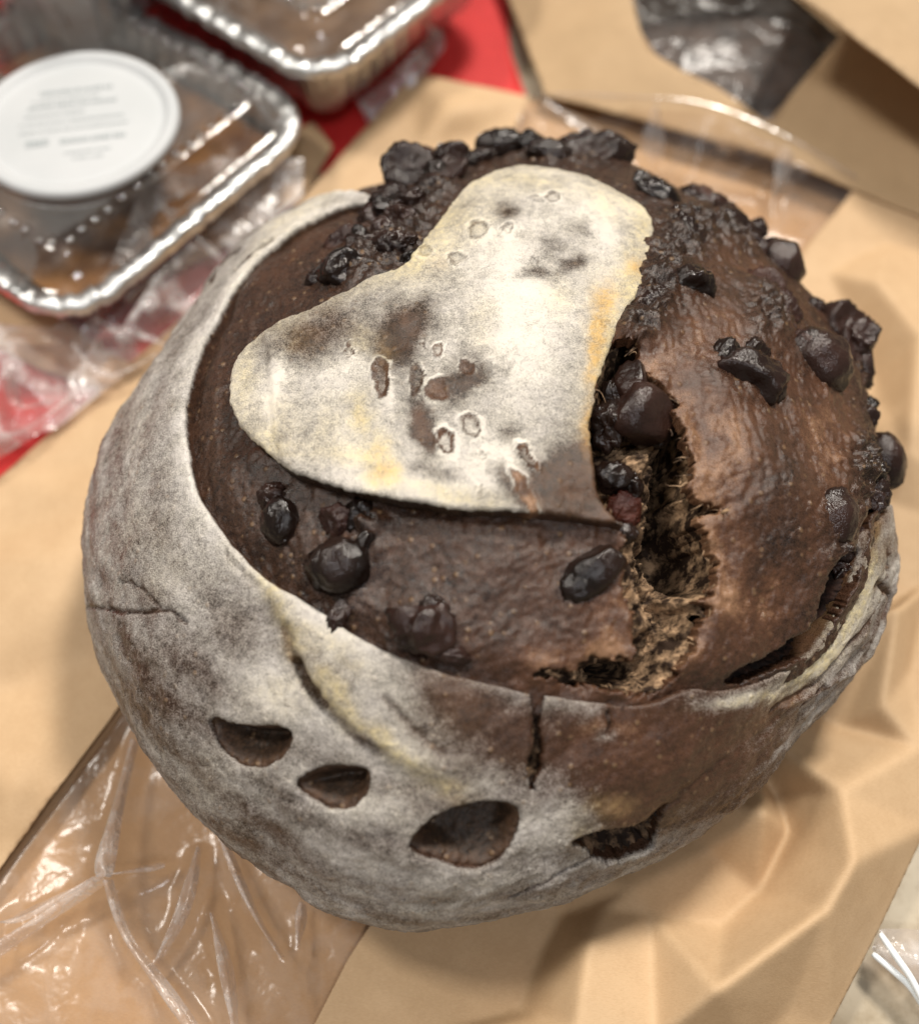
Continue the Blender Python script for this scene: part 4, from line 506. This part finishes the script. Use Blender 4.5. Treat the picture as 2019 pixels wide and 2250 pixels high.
# chocolate chunks baked into the burst
LX = np.array((1., 0, 0)); LZ = np.array((0, -math.cos(math.radians(61)), math.sin(math.radians(61)))); LY = np.cross(LZ, LX)   # lumps lie along the tilted front of the loaf
bm = bmesh.new(); bmesh.ops.create_icosphere(bm, subdivisions=4, radius=1); bm.verts.ensure_lookup_table()
ICO_V = np.array([v.co for v in bm.verts]); ICO_F = np.array([[v.index for v in f.verts] for f in bm.faces]); bm.free()
def noise3(P, f, seed):
    return (perlin2(P[:, 0]*f+7.1*P[:, 2]*.37*f, P[:, 1]*f+P[:, 2]*.61*f, seed)+perlin2(P[:, 2]*f+.43*f*P[:, 0], P[:, 0]*f-.29*f*P[:, 1], seed+50))*.7
for i, (x, y, z, rx, ry, rot, kind, lump) in enumerate(CHUNKS):
    rs = np.random.RandomState(1000+i); U = ICO_V
    r = 1+lump*(.34*noise3(U+i, 1.3, i)+.26*noise3(U-i, 2.7, i+7)+.16*noise3(U, 6, i+13))+(.03+.05*lump)*noise3(U, 10, i+3)+.02*noise3(U, 23, i+5)
    for _ in range(10 if lump < .2 else 5 if lump < .6 else 3):   # broken facets
        n = rs.normal(size=3); n /= np.linalg.norm(n); dd = U@n; lim = (.70 if lump < .2 else .91)+.12*rs.rand()
        r = np.where(dd > 1e-3, np.minimum(r, np.where(dd > .3, lim/np.maximum(dd, .3)*(1+.03*noise3(U, 7, i)), r)), r)
    if kind < 3 and lump > .4 and rs.rand() < .6:                   # a melted dent
        n = LZ+.55*rs.normal(size=3); n = np.array((n@LX, n@LY, n@LZ)); n /= np.linalg.norm(n); dd = U@n+.08*noise3(U, 3, i+31); r = r*(1-.38*ss(dd, .62, .9)+.10*np.exp(-((dd-.56)/.12)**2))
    rx, ry = rx*1.18, ry*1.18
    c, s = math.cos(math.radians(rot)), math.sin(math.radians(rot)); e1 = c*LX+s*LY; e2 = -s*LX+c*LY
    rz = min(rx, ry)*.80; x, y, z = np.array((x, y, z))+LZ*rz*(.26 if lump > .45 else .10)
    P = np.array((x, y, z))+(U*r[:, None])@np.stack([e1*rx, e2*ry, LZ*rz])
    mesh_obj('dried_fruit' if kind == 3 else 'chocolate_chunk', P, ICO_F, M['choc%d' % kind], loaf, True, ORIGIN)
# loose crumb threads along the torn edges of the crack
fv, ff = [], []
rs = np.random.RandomState(7); CP = f_crack.P
for i in range(90):
    k = rs.randint(len(CP)); p = CP[k]+rs.normal(size=2)*.012
    a = np.array([p[0]]); b = np.array([p[1]])
    inward = np.array([f_crack(a+.01, b)[0]-f_crack(a-.01, b)[0], f_crack(a, b+.01)[0]-f_crack(a, b-.01)[0]]); inward /= np.linalg.norm(inward)+1e-9
    dr = inward*(.6+.6*rs.rand())+rs.normal(size=2)*.45; L = .008+.022*rs.rand()**2; h0 = inner_height(a, b)[0]-.0008-.003*rs.rand(); wd = .00014+.00040*rs.rand()**2
    side = np.array([-dr[1], dr[0]])/(np.linalg.norm(dr)+1e-9); prev = None; bend = rs.normal()*.8
    for j in range(5):
        t = j/4; q = p+dr*L*t+side*L*bend*t*t; hh = h0+.0012*math.sin(t*2.5+rs.rand())-.001*t
        P0 = loaf_point(np.array([q[0]]), np.array([q[1]]), np.array([hh]))[0]
        s3 = np.array([side[0], side[1], .3*rs.normal()])*wd*(1-.8*t)
        fv += [P0-s3, P0+s3]; n0 = len(fv)-2
        if prev is not None: ff.append((prev, prev+1, n0+1, n0))
        prev = n0
o = mesh_obj('crumb_threads', fv, ff, M['crumb'], loaf, True, ORIGIN); o['kind'] = 'stuff'
color_attr(o, 'zone_a', np.zeros((len(fv), 3), dtype=np.float32))

# ---------------------------------------------------------------- sheets of paper and film
def blur(Z, n):
    for _ in range(n):
        Zp = np.pad(Z, 1, mode='edge'); Z = (Zp[1:-1, 1:-1]*2+Zp[:-2, 1:-1]+Zp[2:, 1:-1]+Zp[1:-1, :-2]+Zp[1:-1, 2:])/6
    return Z
def sheet(name, outline, points, creases, mat, parent, step=.0016, soft=2, noise=.0006, nscale=35, seed=0, thick=.00025, origin=(0, 0, 0), hole=None, cap=False, ripple=None, sub=3, sharp=False):
    pts = [tuple(p) for p in outline]+[tuple(p) for p in points]; n = len(outline)
    edges = [(i, (i+1) % n) for i in range(n)]+[(a+n, b+n) for a, b in creases]
    res = delaunay_2d_cdt([Vector(p[:2]) for p in pts], edges, [], 0, 1e-6)
    vz = []
    for k, co in enumerate(res[0]):
        src = res[3][k]
        vz.append(pts[src[0]][2] if src else min(pts, key=lambda q: (q[0]-co.x)**2+(q[1]-co.y)**2)[2])
    XY = np.array([(c.x, c.y) for c in res[0]]); VZ = np.array(vz)
    O = np.array([p[:2] for p in outline]); lo = O.min(0)-2*step; hi = O.max(0)+2*step
    gx = np.arange(lo[0], hi[0], step); gy = np.arange(lo[1], hi[1], step); X, Y = np.meshgrid(gx, gy, indexing='ij')
    Z = np.full(X.shape, np.nan)
    for f in res[2]:
        A, B, C = XY[f[0]], XY[f[1]], XY[f[2]]; den = (B[1]-C[1])*(A[0]-C[0])+(C[0]-B[0])*(A[1]-C[1])
        if abs(den) < 1e-12: continue
        i0, i1 = np.searchsorted(gx, (min(A[0], B[0], C[0])-step, max(A[0], B[0], C[0])+step)); j0, j1 = np.searchsorted(gy, (min(A[1], B[1], C[1])-step, max(A[1], B[1], C[1])+step))
        x = X[i0:i1, j0:j1]; y = Y[i0:i1, j0:j1]
        l0 = ((B[1]-C[1])*(x-C[0])+(C[0]-B[0])*(y-C[1]))/den; l1 = ((C[1]-A[1])*(x-C[0])+(A[0]-C[0])*(y-C[1]))/den; l2 = 1-l0-l1
        k = (l0 >= -1e-6) & (l1 >= -1e-6) & (l2 >= -1e-6)
        Z[i0:i1, j0:j1][k] = (l0*VZ[f[0]]+l1*VZ[f[1]]+l2*VZ[f[2]])[k]
    bad = np.isnan(Z)
    for _ in range(8):                                # grow values a little past the outline
        if not bad.any(): break
        Zp = np.pad(Z, 1, constant_values=np.nan); st = np.stack([Zp[:-2, 1:-1], Zp[2:, 1:-1], Zp[1:-1, :-2], Zp[1:-1, 2:]])
        cnt = (~np.isnan(st)).sum(0); m = np.where(cnt > 0, np.nansum(st, 0)/np.maximum(cnt, 1), np.nan); Z = np.where(bad, m, Z); bad = np.isnan(Z)
    Z = np.nan_to_num(Z, nan=.003); Z = blur(Z, soft)
    Z = Z+noise*fbm(X*nscale, Y*nscale, 3, seed)
    if ripple is not None: Z = Z+ripple(X, Y)
    if cap:                                           # pressed flat under the loaf
        ins = ss(np.hypot(X-CX, Y-CY), .082, .100); Z = np.minimum(Z, cap+ins*.05)
    Z = np.maximum(Z, .0008)
    F = sdf_exact(X.ravel(), Y.ravel(), smooth_loop(O, sub) if sub > 1 else O).reshape(X.shape)
    if hole is not None: F = np.minimum(F, -sdf_exact(X.ravel(), Y.ravel(), np.array(hole)).reshape(X.shape))
    idx = np.arange(X.size).reshape(X.shape); q = np.stack([idx[:-1, :-1], idx[1:, :-1], idx[1:, 1:], idx[:-1, 1:]], -1).reshape(-1, 4)
    q = q[(F > 0).ravel()[q].any(1)]
    gX, gY = np.gradient(F, step); g2 = np.maximum(gX**2+gY**2, .15); neg = F < 0
    X = np.where(neg, X+np.clip(-F*gX/g2, -1.3*step, 1.3*step), X); Y = np.where(neg, Y+np.clip(-F*gY/g2, -1.3*step, 1.3*step), Y)
    used = np.unique(q); rm = np.full(X.size, -1); rm[used] = np.arange(len(used))
    P = np.stack([X.ravel(), Y.ravel(), Z.ravel()], 1)[used]
    o = mesh_obj(name, P, rm[q], mat, parent, not sharp, origin)
    if thick:
        sm = o.modifiers.new('paper', 'SOLIDIFY'); sm.thickness = thick; sm.offset = 0
    return o
def tube(name, pts, rad, mat, parent, origin=(0, 0, 0), nseg=10):
    P = smooth_loop(pts, 5, False); V_, F_ = [], []
    for i, p in enumerate(P):
        d = P[min(i+1, len(P)-1)]-P[max(i-1, 0)]; d /= np.linalg.norm(d); s = np.cross(d, (0, 0, 1)); s /= np.linalg.norm(s); u = np.cross(s, d)
        r = rad*(1-.3*abs(2*i/(len(P)-1)-1)**4)
        for k in range(nseg):
            a = 2*math.pi*k/nseg; V_.append(p+r*(math.cos(a)*s+math.sin(a)*u))
    for i in range(len(P)-1):
        for k in range(nseg): F_.append((i*nseg+k, i*nseg+(k+1) % nseg, (i+1)*nseg+(k+1) % nseg, (i+1)*nseg+k))
    F_ += [tuple(range(nseg))[::-1], tuple(range((len(P)-1)*nseg, len(P)*nseg))]
    return mesh_obj(name, V_, F_, mat, parent, True, origin)

# table and red cloth
def table_material():
    k = N('stone_table'); co = k.obj(); n1 = k.noise(co, 45, 5, .65); n2 = k.noise(co, 180, 3, .6)
    c = k.mix(k.ramp(n1, .32, .68), (.30, .235, .15), (.56, .49, .37)); c = k.mix(k.ramp(n2, .5, .8, 0, .4), c, (.24, .18, .11))
    k.bsdf(Base_Color=c, Roughness=.45, Normal=k.bump(n2, .1, .0005)); return k.m
t = mesh_obj('table_top', [(-1.2, -1.2, 0), (1.2, -1.2, 0), (1.2, 1.6, 0), (-1.2, 1.6, 0)], [(0, 1, 2, 3)], table_material()); t['kind'] = 'structure'
M['red'] = plain('red_cloth', (.52, .018, .018), (.62, .028, .025), .6, 500, .15)
tag(sheet('red_cloth', CLOTH, [], [], M['red'], None, step=.006, soft=1, noise=.0005, thick=.0006, sub=1), 'bright red cloth lying under the foil trays', 'cloth')

# the bag under the loaf
BO = (CX, CY, 0)
bag = tag(empty('paper_bag', BO), 'kraft paper bag with clear window strip lying flat under the loaf', 'paper bag')
rs = np.random.RandomState(3)
sheet('back_panel', [(x, y, .0012) for x, y, z in BAG_OUTLINE], [], [], M['kraft_in'], bag, step=.003, noise=.0008, nscale=18, seed=4, origin=BO, cap=.0012, sub=1)
sheet('front_panel', LEFT_PANEL, LEFT_POINTS, [], M['kraft'], bag, step=.0016, soft=6, noise=.0010, nscale=28, seed=5, origin=BO, cap=.0030, sub=1)
sheet('front_panel', RIGHT_PANEL, RIGHT_POINTS, RIGHT_CREASES, M['kraft'], bag, step=.0010, soft=2, noise=.0005, nscale=24, seed=6, origin=BO, cap=.0030, sub=1)
fl_pts, fl_e = [], []
for q in FILM_FOLDS:                                  # gathered folds of the film: narrow ridges
    q = smooth_loop(q, 3, False); base_i = len(fl_pts)
    for i, p in enumerate(q):
        d = q[min(i+1, len(q)-1)]-q[max(i-1, 0)]; s = np.array((-d[1], d[0])); s /= np.linalg.norm(s); wv = .0022+.0022*rs.rand()
        fl_pts.append(tuple(p)); fl_pts.append((p[0]+s[0]*wv, p[1]+s[1]*wv, max(.0048, p[2]-.005-.002*rs.rand()))); fl_pts.append((p[0]-s[0]*wv*1.3, p[1]-s[1]*wv*1.3, max(.0048, p[2]-.005-.002*rs.rand())))
        if i: fl_e.append((base_i+3*(i-1), base_i+3*i))
FO2 = np.array([p[:2] for p in FILM]); lo, hi = FO2.min(0), FO2.max(0)
n_fold = len(fl_pts)
while len(fl_pts) < n_fold+75:
    x, y = lo+rs.rand(2)*(hi-lo)
    if sdf_exact(np.array([x]), np.array([y]), FO2)[0] > .003 and np.hypot(x-CX, y-CY) > .08 and min((x-p[0])**2+(y-p[1])**2 for p in fl_pts) > .009**2:
        fl_pts.append((x, y, .0045+.0030*rs.rand()+(.010*ss(np.array(y), .15, .19))))
sheet('window_film', FILM, fl_pts, fl_e, M['film'], bag, step=.0012, soft=2, noise=.0003, nscale=60, seed=8, thick=0, origin=BO, cap=.0033, sub=1)

M['fold'] = film_material('film_fold', .32, 60, .3, (.93, .90, .89), rough=.25, gloss=.35)
M['edge_highlight'] = film_material('film_edge_highlight', .14, 60, .2, (.93, .92, .92), rough=.25, gloss=.3)
M['fold2'] = film_material('film_crease', .16, 60, .3, (.95, .93, .92), rough=.25, gloss=.4)
def ribbon(name, q, width, lift, mat, parent, origin, seed=0):
    q = smooth_loop(q, 6, False); rr = np.random.RandomState(seed); V_, F_ = [], []
    ph = rr.rand()*6
    for i, p in enumerate(q):
        d = q[min(i+1, len(q)-1)]-q[max(i-1, 0)]; s = np.array((-d[1], d[0], 0)); s /= np.linalg.norm(s); t_ = i/(len(q)-1); wv = width*(.35+.65*math.sin(math.pi*min(max(t_, .06), .94)))*(.75+.35*math.sin(5*t_+ph))
        for j, f in enumerate((-1, -.4, .3, 1)): V_.append(p+s*wv*f+np.array((0, 0, lift+(.0012, .0022, .0004, -.0012)[j])))
        if i:
            for j in range(3): k = 4*i+j; F_.append((k-4, k-3, k+1, k))
    return mesh_obj(name, V_, F_, mat, parent, True, origin)
for i, q in enumerate(FILM_FOLDS): ribbon('film_fold', q, (.0030, .0032, .0026)[i] if i < 3 else .0016 if i < 9 else .0045, .0006, M['fold'] if i < 9 else M['fold2'], bag, BO, i)
ribbon('film_edge_highlight', FILM_TOP, .0010, .0006, M['edge_highlight'], bag, BO, 50)  # pale milky ribbon added as the highlight along the film's top edge

# the second bag behind, with a dark loaf under its window
B2 = (.12, .22, 0)
bag2 = tag(empty('paper_bag', B2), 'second kraft paper bag in the blurred background with a dark loaf showing through its window', 'paper bag')
win = BAG2['window']; wl = [p[:2] for p in win]; M['kraft_shaded'] = kraft_material('kraft_far_shaded', (.40, .275, .155), (.46, .32, .185))  # darker kraft: the shade on the far bag is put into its colour
wc = np.mean(np.array(win), 0)
sheet('front_panel', BAG2['base'], [(wc[0]+(p[0]-wc[0])*1.12, wc[1]+(p[1]-wc[1])*1.12, p[2]) for p in win]+[(*p[:2], p[2]) for p in win], [], M['kraft_shaded'], bag2, step=.0022, soft=6, noise=.0016, nscale=22, seed=12, origin=B2, hole=wl, sub=1)
wp = [(wc[0]+(p[0]-wc[0])*1.08, wc[1]+(p[1]-wc[1])*1.08, p[2]-.0015) for p in win]
M['film2'] = film_material('far_film', .04, 60, .3, gloss=.35, rough=.2)
sheet('window_film', wp, [(wc[0]+.02*rs.normal(), wc[1]+.02*rs.normal(), .018+.005*rs.rand()) for _ in range(24)], [], M['film2'], bag2, step=.0016, soft=1, noise=.001, nscale=60, seed=13, thick=0, origin=B2, sub=1)
sheet('folded_top', BAG2['flap'], [], [], M['kraft_shaded'], bag2, step=.004, soft=2, noise=.002, nscale=14, seed=15, thick=.0006, origin=B2, sub=1)
M['far_loaf'] = plain('far_loaf_crust', (.012, .008, .007), (.06, .04, .032), .6, 90, .5)
U = ICO_V; r = 1+.08*noise3(U, 2, 4)+.05*noise3(U, 5, 9)
tag(mesh_obj('chocolate_loaf', np.array((wc[0]+.004, wc[1]+.010, .0085))+(U*r[:, None])*np.array((.044, .034, .0062)), ICO_F, M['far_loaf'], None, True), 'dark loaf seen blurred through the window of the bag behind', 'bread')

# foil trays
def foil_material():
    k = N('foil'); co = k.obj(); n1 = k.noise(co, 70, 3, .6); n2 = k.noise(co, 320, 3, .6)
    k.bsdf(Base_Color=(.66, .67, .67), Metallic=1.0, Roughness=k.ramp(n1, .3, .7, .28, .52), Normal=k.bump(k.math('ADD', n1, k.math('MULTIPLY', n2, .5)), .5, .002)); return k.m
M['foil'] = foil_material(); M['lid'] = film_material('clear_lid', .03, 30, .12, (.80, .79, .78), gloss=.4)
M['bead'] = plain('lid_bump', (.8, .82, .85), (.9, .9, .92), .12, 50, 0)
def clear_bump_material():
    k = N('lid_bump_clear'); tr = k.n('ShaderNodeBsdfTransparent', {0: (.95, .95, .96, 1)}); gl = k.n('ShaderNodeBsdfGlossy', {'Roughness': .12}); fr = k.n('ShaderNodeFresnel', {'IOR': 1.6})
    m = k.n('ShaderNodeMixShader', {0: k.math('ADD', k.math('MULTIPLY', fr, 1.2), .05, clamp=True), 1: tr, 2: gl}); k.t.links.new(m.outputs[0], k.out.inputs[0]); return k.m
M['bead'] = clear_bump_material()
def perim(Lu, Lv, rad, inset, n=260):
    r = max(rad-inset, .002); a, b = Lu-inset, Lv-inset; c = inset
    pts = []
    segs = [((c+r, c), (a-r, c)), ((a-r, c+r), -90), ((a, c+r), (a, b-r)), ((a-r, b-r), 0), ((a-r, b), (c+r, b)), ((c+r, b-r), 90), ((c, b-r), (c, c+r)), ((c+r, c+r), 180)]
    for s in segs:
        if isinstance(s[1], tuple):
            for t_ in np.linspace(0, 1, 50, endpoint=False): pts.append(np.array(s[0])*(1-t_)+np.array(s[1])*t_)
        else:
            for t_ in np.linspace(0, 90, 24, endpoint=False): an = math.radians(s[1]+t_); pts.append(np.array(s[0])+r*np.array((math.cos(an), math.sin(an))))
    return np.array(pts)
def foil_tray(corner, udir, Lu, Lv, zr, zb, rad, label, food, lid=True, beads=()):
    u = np.array(udir)/np.linalg.norm(udir); v = np.array((u[1], -u[0]))
    if v[1] < 0: v = -v
    C0 = np.array(corner[:2]); org = (*(C0+u*Lu/2+v*Lv/2), zb)
    W2 = lambda Q, z: np.concatenate([C0+Q[:, :1]*u+Q[:, 1:2]*v, np.broadcast_to(np.asarray(z, float), (len(Q),))[:, None]], 1)
    root = tag(empty('foil_tray', org), label, 'tray', 'foil trays')
    rs = np.random.RandomState(int(Lu*1e5)); n = len(perim(Lu, Lv, rad, 0)); cr = np.sin(np.arange(n)*1.05)*.0006+rs.normal(size=n)*.0006
    def loft(name, prof, par, mat, crimp=0., rib=0., cap=False):
        rings = []
        for ins, z in prof:
            Q = perim(Lu, Lv, rad, ins); c = np.array((Lu/2, Lv/2)); d = Q-c; Q = Q+d/np.linalg.norm(d, axis=1)[:, None]*(rib*np.sin(np.arange(n)*1.3))[:, None]
            rings.append(W2(Q, z+crimp*cr))
        V_ = np.concatenate(rings); F_ = []
        for i in range(len(rings)-1):
            a = np.arange(n)+i*n; b = (np.arange(n)+1) % n+i*n; F_.append(np.stack([a, b, b+n, a+n], 1))
        F_ = [tuple(f) for f in np.concatenate(F_)]
        if cap: F_.append(tuple(range((len(rings)-1)*n, len(rings)*n)))
        return mesh_obj(name, V_, F_, mat, par, True, org)
    loft('rim', [(.0005, zr-.003), (-.0002, zr-.001), (.0006, zr+.0012), (.003, zr+.0016), (.0065, zr+.0008), (.0075, zr-.001)], root, M['foil'], crimp=.7)
    loft('pan', [(.0075, zr-.001), (.010, zr-.3*(zr-zb)), (.0125, zb+.3*(zr-zb)), (.0145, zb+.002), (.018, zb)], root, M['foil'], rib=.0007, cap=True)
    if lid:
        ld = loft('lid', [(.0035, zr+.0030), (.0085, zr+.0034), (.0125, zr+.011), (.0155, zr+.0130), (.022, zr+.0135)], root, M['lid'], cap=True)
        me = None
        Q = perim(Lu, Lv, rad, .017); L = np.cumsum(np.r_[0, np.linalg.norm(np.diff(Q, axis=0), axis=1)])
        for s_ in np.arange(0, L[-1], .0062):
            k = np.searchsorted(L, s_); p = W2(Q[k:k+1], zr+.0138)[0]+np.array((*(rs.normal(size=2)*.0003), 0))
            if me is None:
                bb = mesh_obj('lid_bump', ICO_V[:, :]*np.array((.0016, .0016, .0011)), ICO_F, M['bead'], ld); me = bb.data
            else: bb = bpy.data.objects.new('lid_bump', me); link(bb, ld)
            bb.location = Vector(p)-Vector(org)
    if food:
        name, flabel, mat, hgt, seed = food
        ol = [tuple(p) for p in W2(perim(Lu, Lv, rad, .013)[::6], hgt)]
        tag(sheet(name, ol, [], [], mat, None, step=.0022, soft=1, noise=.004, nscale=45, seed=seed, thick=0, sub=1), flabel, 'pastry')
    return root
M['pastry'] = plain('glazed_pastry', (.09, .035, .012), (.32, .15, .045), .35, 45, .5)
M['pastry2'] = plain('brown_pudding', (.11, .06, .032), (.23, .14, .08), .5, 60, .5)
A0, A1, A2 = (np.array(p) for p in TRAYS['A']); b0, b1, b2 = (np.array(p) for p in TRAYS['B'])
foil_tray(A0, (A1-A0)[:2], .150, .120, .044, .012, .022, 'foil tray of brown pudding with a clear lid near the red cloth', ('brown_pudding', 'brown pudding filling the tray beside the red cloth', M['pastry2'], .030, 31))
foil_tray(b0, (b1-b0)[:2],   .140, .128, .030, .006, .024, 'foil tray with clear lid under the round white lid', ('glazed_pastry', 'golden brown pastry in the tray under the round white lid', M['pastry'], .020, 33))
foil_tray(TRAY_C[0], (-.8, .6), .16, .14, .075, .030, .02, 'foil tray with ribbed side at the picture corner behind the round white lid', None, lid=False)

# round white tub lid
lc = LIDC[0]; LR = abs(LIDC[1][0]-lc[0]); lz = lc[2]
M['white'] = plain('white_plastic', (.47, .49, .50), (.52, .535, .545), .6, 20, .03)
tub = tag(empty('tub_lid', (lc[0], lc[1], lz-.0026)), 'round white plastic tub lid with faint grey print on the foil tray', 'lid')
prof = [(.0, -.0010), (.80, -.0010), (.82, -.0013), (.86, -.0013), (.88, .0004), (.95, .0006), (.99, .0), (1.0, -.0010), (1.0, -.0022), (.97, -.0026), (.0, -.0026)]
n = 96; V_ = [(lc[0]+LR*r_*math.cos(2*math.pi*k/n), lc[1]+LR*r_*math.sin(2*math.pi*k/n), lz+z_) for r_, z_ in prof for k in range(n)]
F_ = [(i*n+k, i*n+(k+1) % n, (i+1)*n+(k+1) % n, (i+1)*n+k) for i in range(len(prof)-1) for k in range(n)]
mesh_obj('disc', V_, [f[::-1] for f in F_], M['white'], tub, True, (lc[0], lc[1], lz-.0026))
M['print'] = plain('grey_print', (.30, .33, .34), (.36, .39, .40), .6, 900, 0)
rs = np.random.RandomState(5)
pv, pf = [], []
for row, (yy, x0, x1, hh) in enumerate([(.55, -.45, .45, .07), (.42, -.55, .25, .035), (.30, -.6, .5, .06), (.16, -.65, .10, .035), (.02, -.7, .55, .03), (-.12, -.7, .6, .03), (-.36, -.2, .6, .075), (-.36, -.62, -.36, .12), (-.55, -.15, .4, .03), (-.66, -.05, .3, .035)]):
    x = x0
    while x < x1:
        wd = .02+.035*rs.rand(); c_, s_ = math.cos(.17), math.sin(.17)
        for dx, dy in ((0, 0), (wd, 0), (wd, hh), (0, hh*(.6+.4*rs.rand()))):
            X_, Y_ = (x+dx), (yy+dy); pv.append((lc[0]+LR*.78*(X_*c_-Y_*s_), lc[1]+LR*.78*(X_*s_+Y_*c_), lz-.0008))
        m_ = len(pv); pf.append((m_-4, m_-3, m_-2, m_-1)); x += wd+.012+.02*(rs.rand() < .2)
mesh_obj('print', pv, pf, M['print'], tub, False, (lc[0], lc[1], lz-.0026))

# crumpled clear wrap round the left tray, paper strips below it
M['wrap'] = film_material('crumpled_wrap', .40, 38, .6, (.90,.86,.87), rough=.2, gloss=.7)
WR = np.array(WRAP); lo, hi = WR[:, :2].min(0), WR[:, :2].max(0); wpts = []
while len(wpts) < 70:
    x, y = lo+rs.rand(2)*(hi-lo)
    if sdf_exact(np.array([x]), np.array([y]), WR[:, :2])[0] > .002: wpts.append((x, y, .006+.020*rs.rand()))
wrap_o = empty('plastic_wrap', WRAP[0])
for i, q in enumerate(WRAP_FOLDS): ribbon('wrap_fold_highlight', q, .0022, .001, M['fold'], wrap_o, WRAP[0], 70+i)  # whitish ribbons laid on the folds as their painted highlights
tag(wrap_o, 'crumpled clear plastic wrap between the left foil tray and the paper bag', 'plastic wrap')
sheet('film', WRAP, wpts, [], M['wrap'], wrap_o, step=.0014, soft=2, noise=.001, nscale=80, seed=21, thick=0, origin=WRAP[0], sub=1)
for name, q, lab in (('kraft_strip', STRIP_A, 'short kraft paper strip left of the crumpled wrap, below the tray rim'), ('kraft_strip', STRIP_B, 'kraft paper strip running behind the loaf beside the left foil tray')):
    tag(sheet(name, q, [], [], M['kraft'], None, step=.002, soft=2, noise=.0015, nscale=40, seed=23, sub=1), lab, 'paper strip')

# curled film ribbon by the top tray, and the clear wrapper at the lower right
M['ribbon'] = film_material('brown_film', .35, 60, .4, (.62, .48, .38))
rb = np.array(RIBBON); P = smooth_loop(rb, 6, False); V_, F_ = [], []
for i, p in enumerate(P):
    d = P[min(i+1, len(P)-1)]-P[max(i-1, 0)]; s = np.cross(d, (0, 0, 1)); s /= np.linalg.norm(s); V_ += [p-s*.0035+np.array((0, 0, .004)), p, p+s*.0035-np.array((0, 0, .002))]
    if i: k = 3*i; F_ += [(k-3, k-2, k+1, k), (k-2, k-1, k+2, k+1)]
tag(mesh_obj('film_ribbon', V_, F_, M['ribbon']), 'curled strip of brownish clear film beside the tray corner near the red cloth', 'film strip')
wr = empty('clear_wrapper', WRAPPER[0]); tag(wr, 'folded clear plastic wrapper with bright edges beside the bag, on the table', 'wrapper')
sheet('film', WRAPPER, [(np.mean([p[0] for p in WRAPPER]), np.mean([p[1] for p in WRAPPER]), .012)], [], M['wrap'], wr, step=.001, soft=1, noise=.001, nscale=120, seed=27, thick=0, origin=WRAPPER[0], sub=1)
M['edge'] = plain('bright_film_edge', (.80, .88, .92), (.9, .95, .97), .15, 60, .1)
for q in WRAPPER_EDGES: tube('folded_edge', q, .0009, M['edge'], wr, WRAPPER[0])
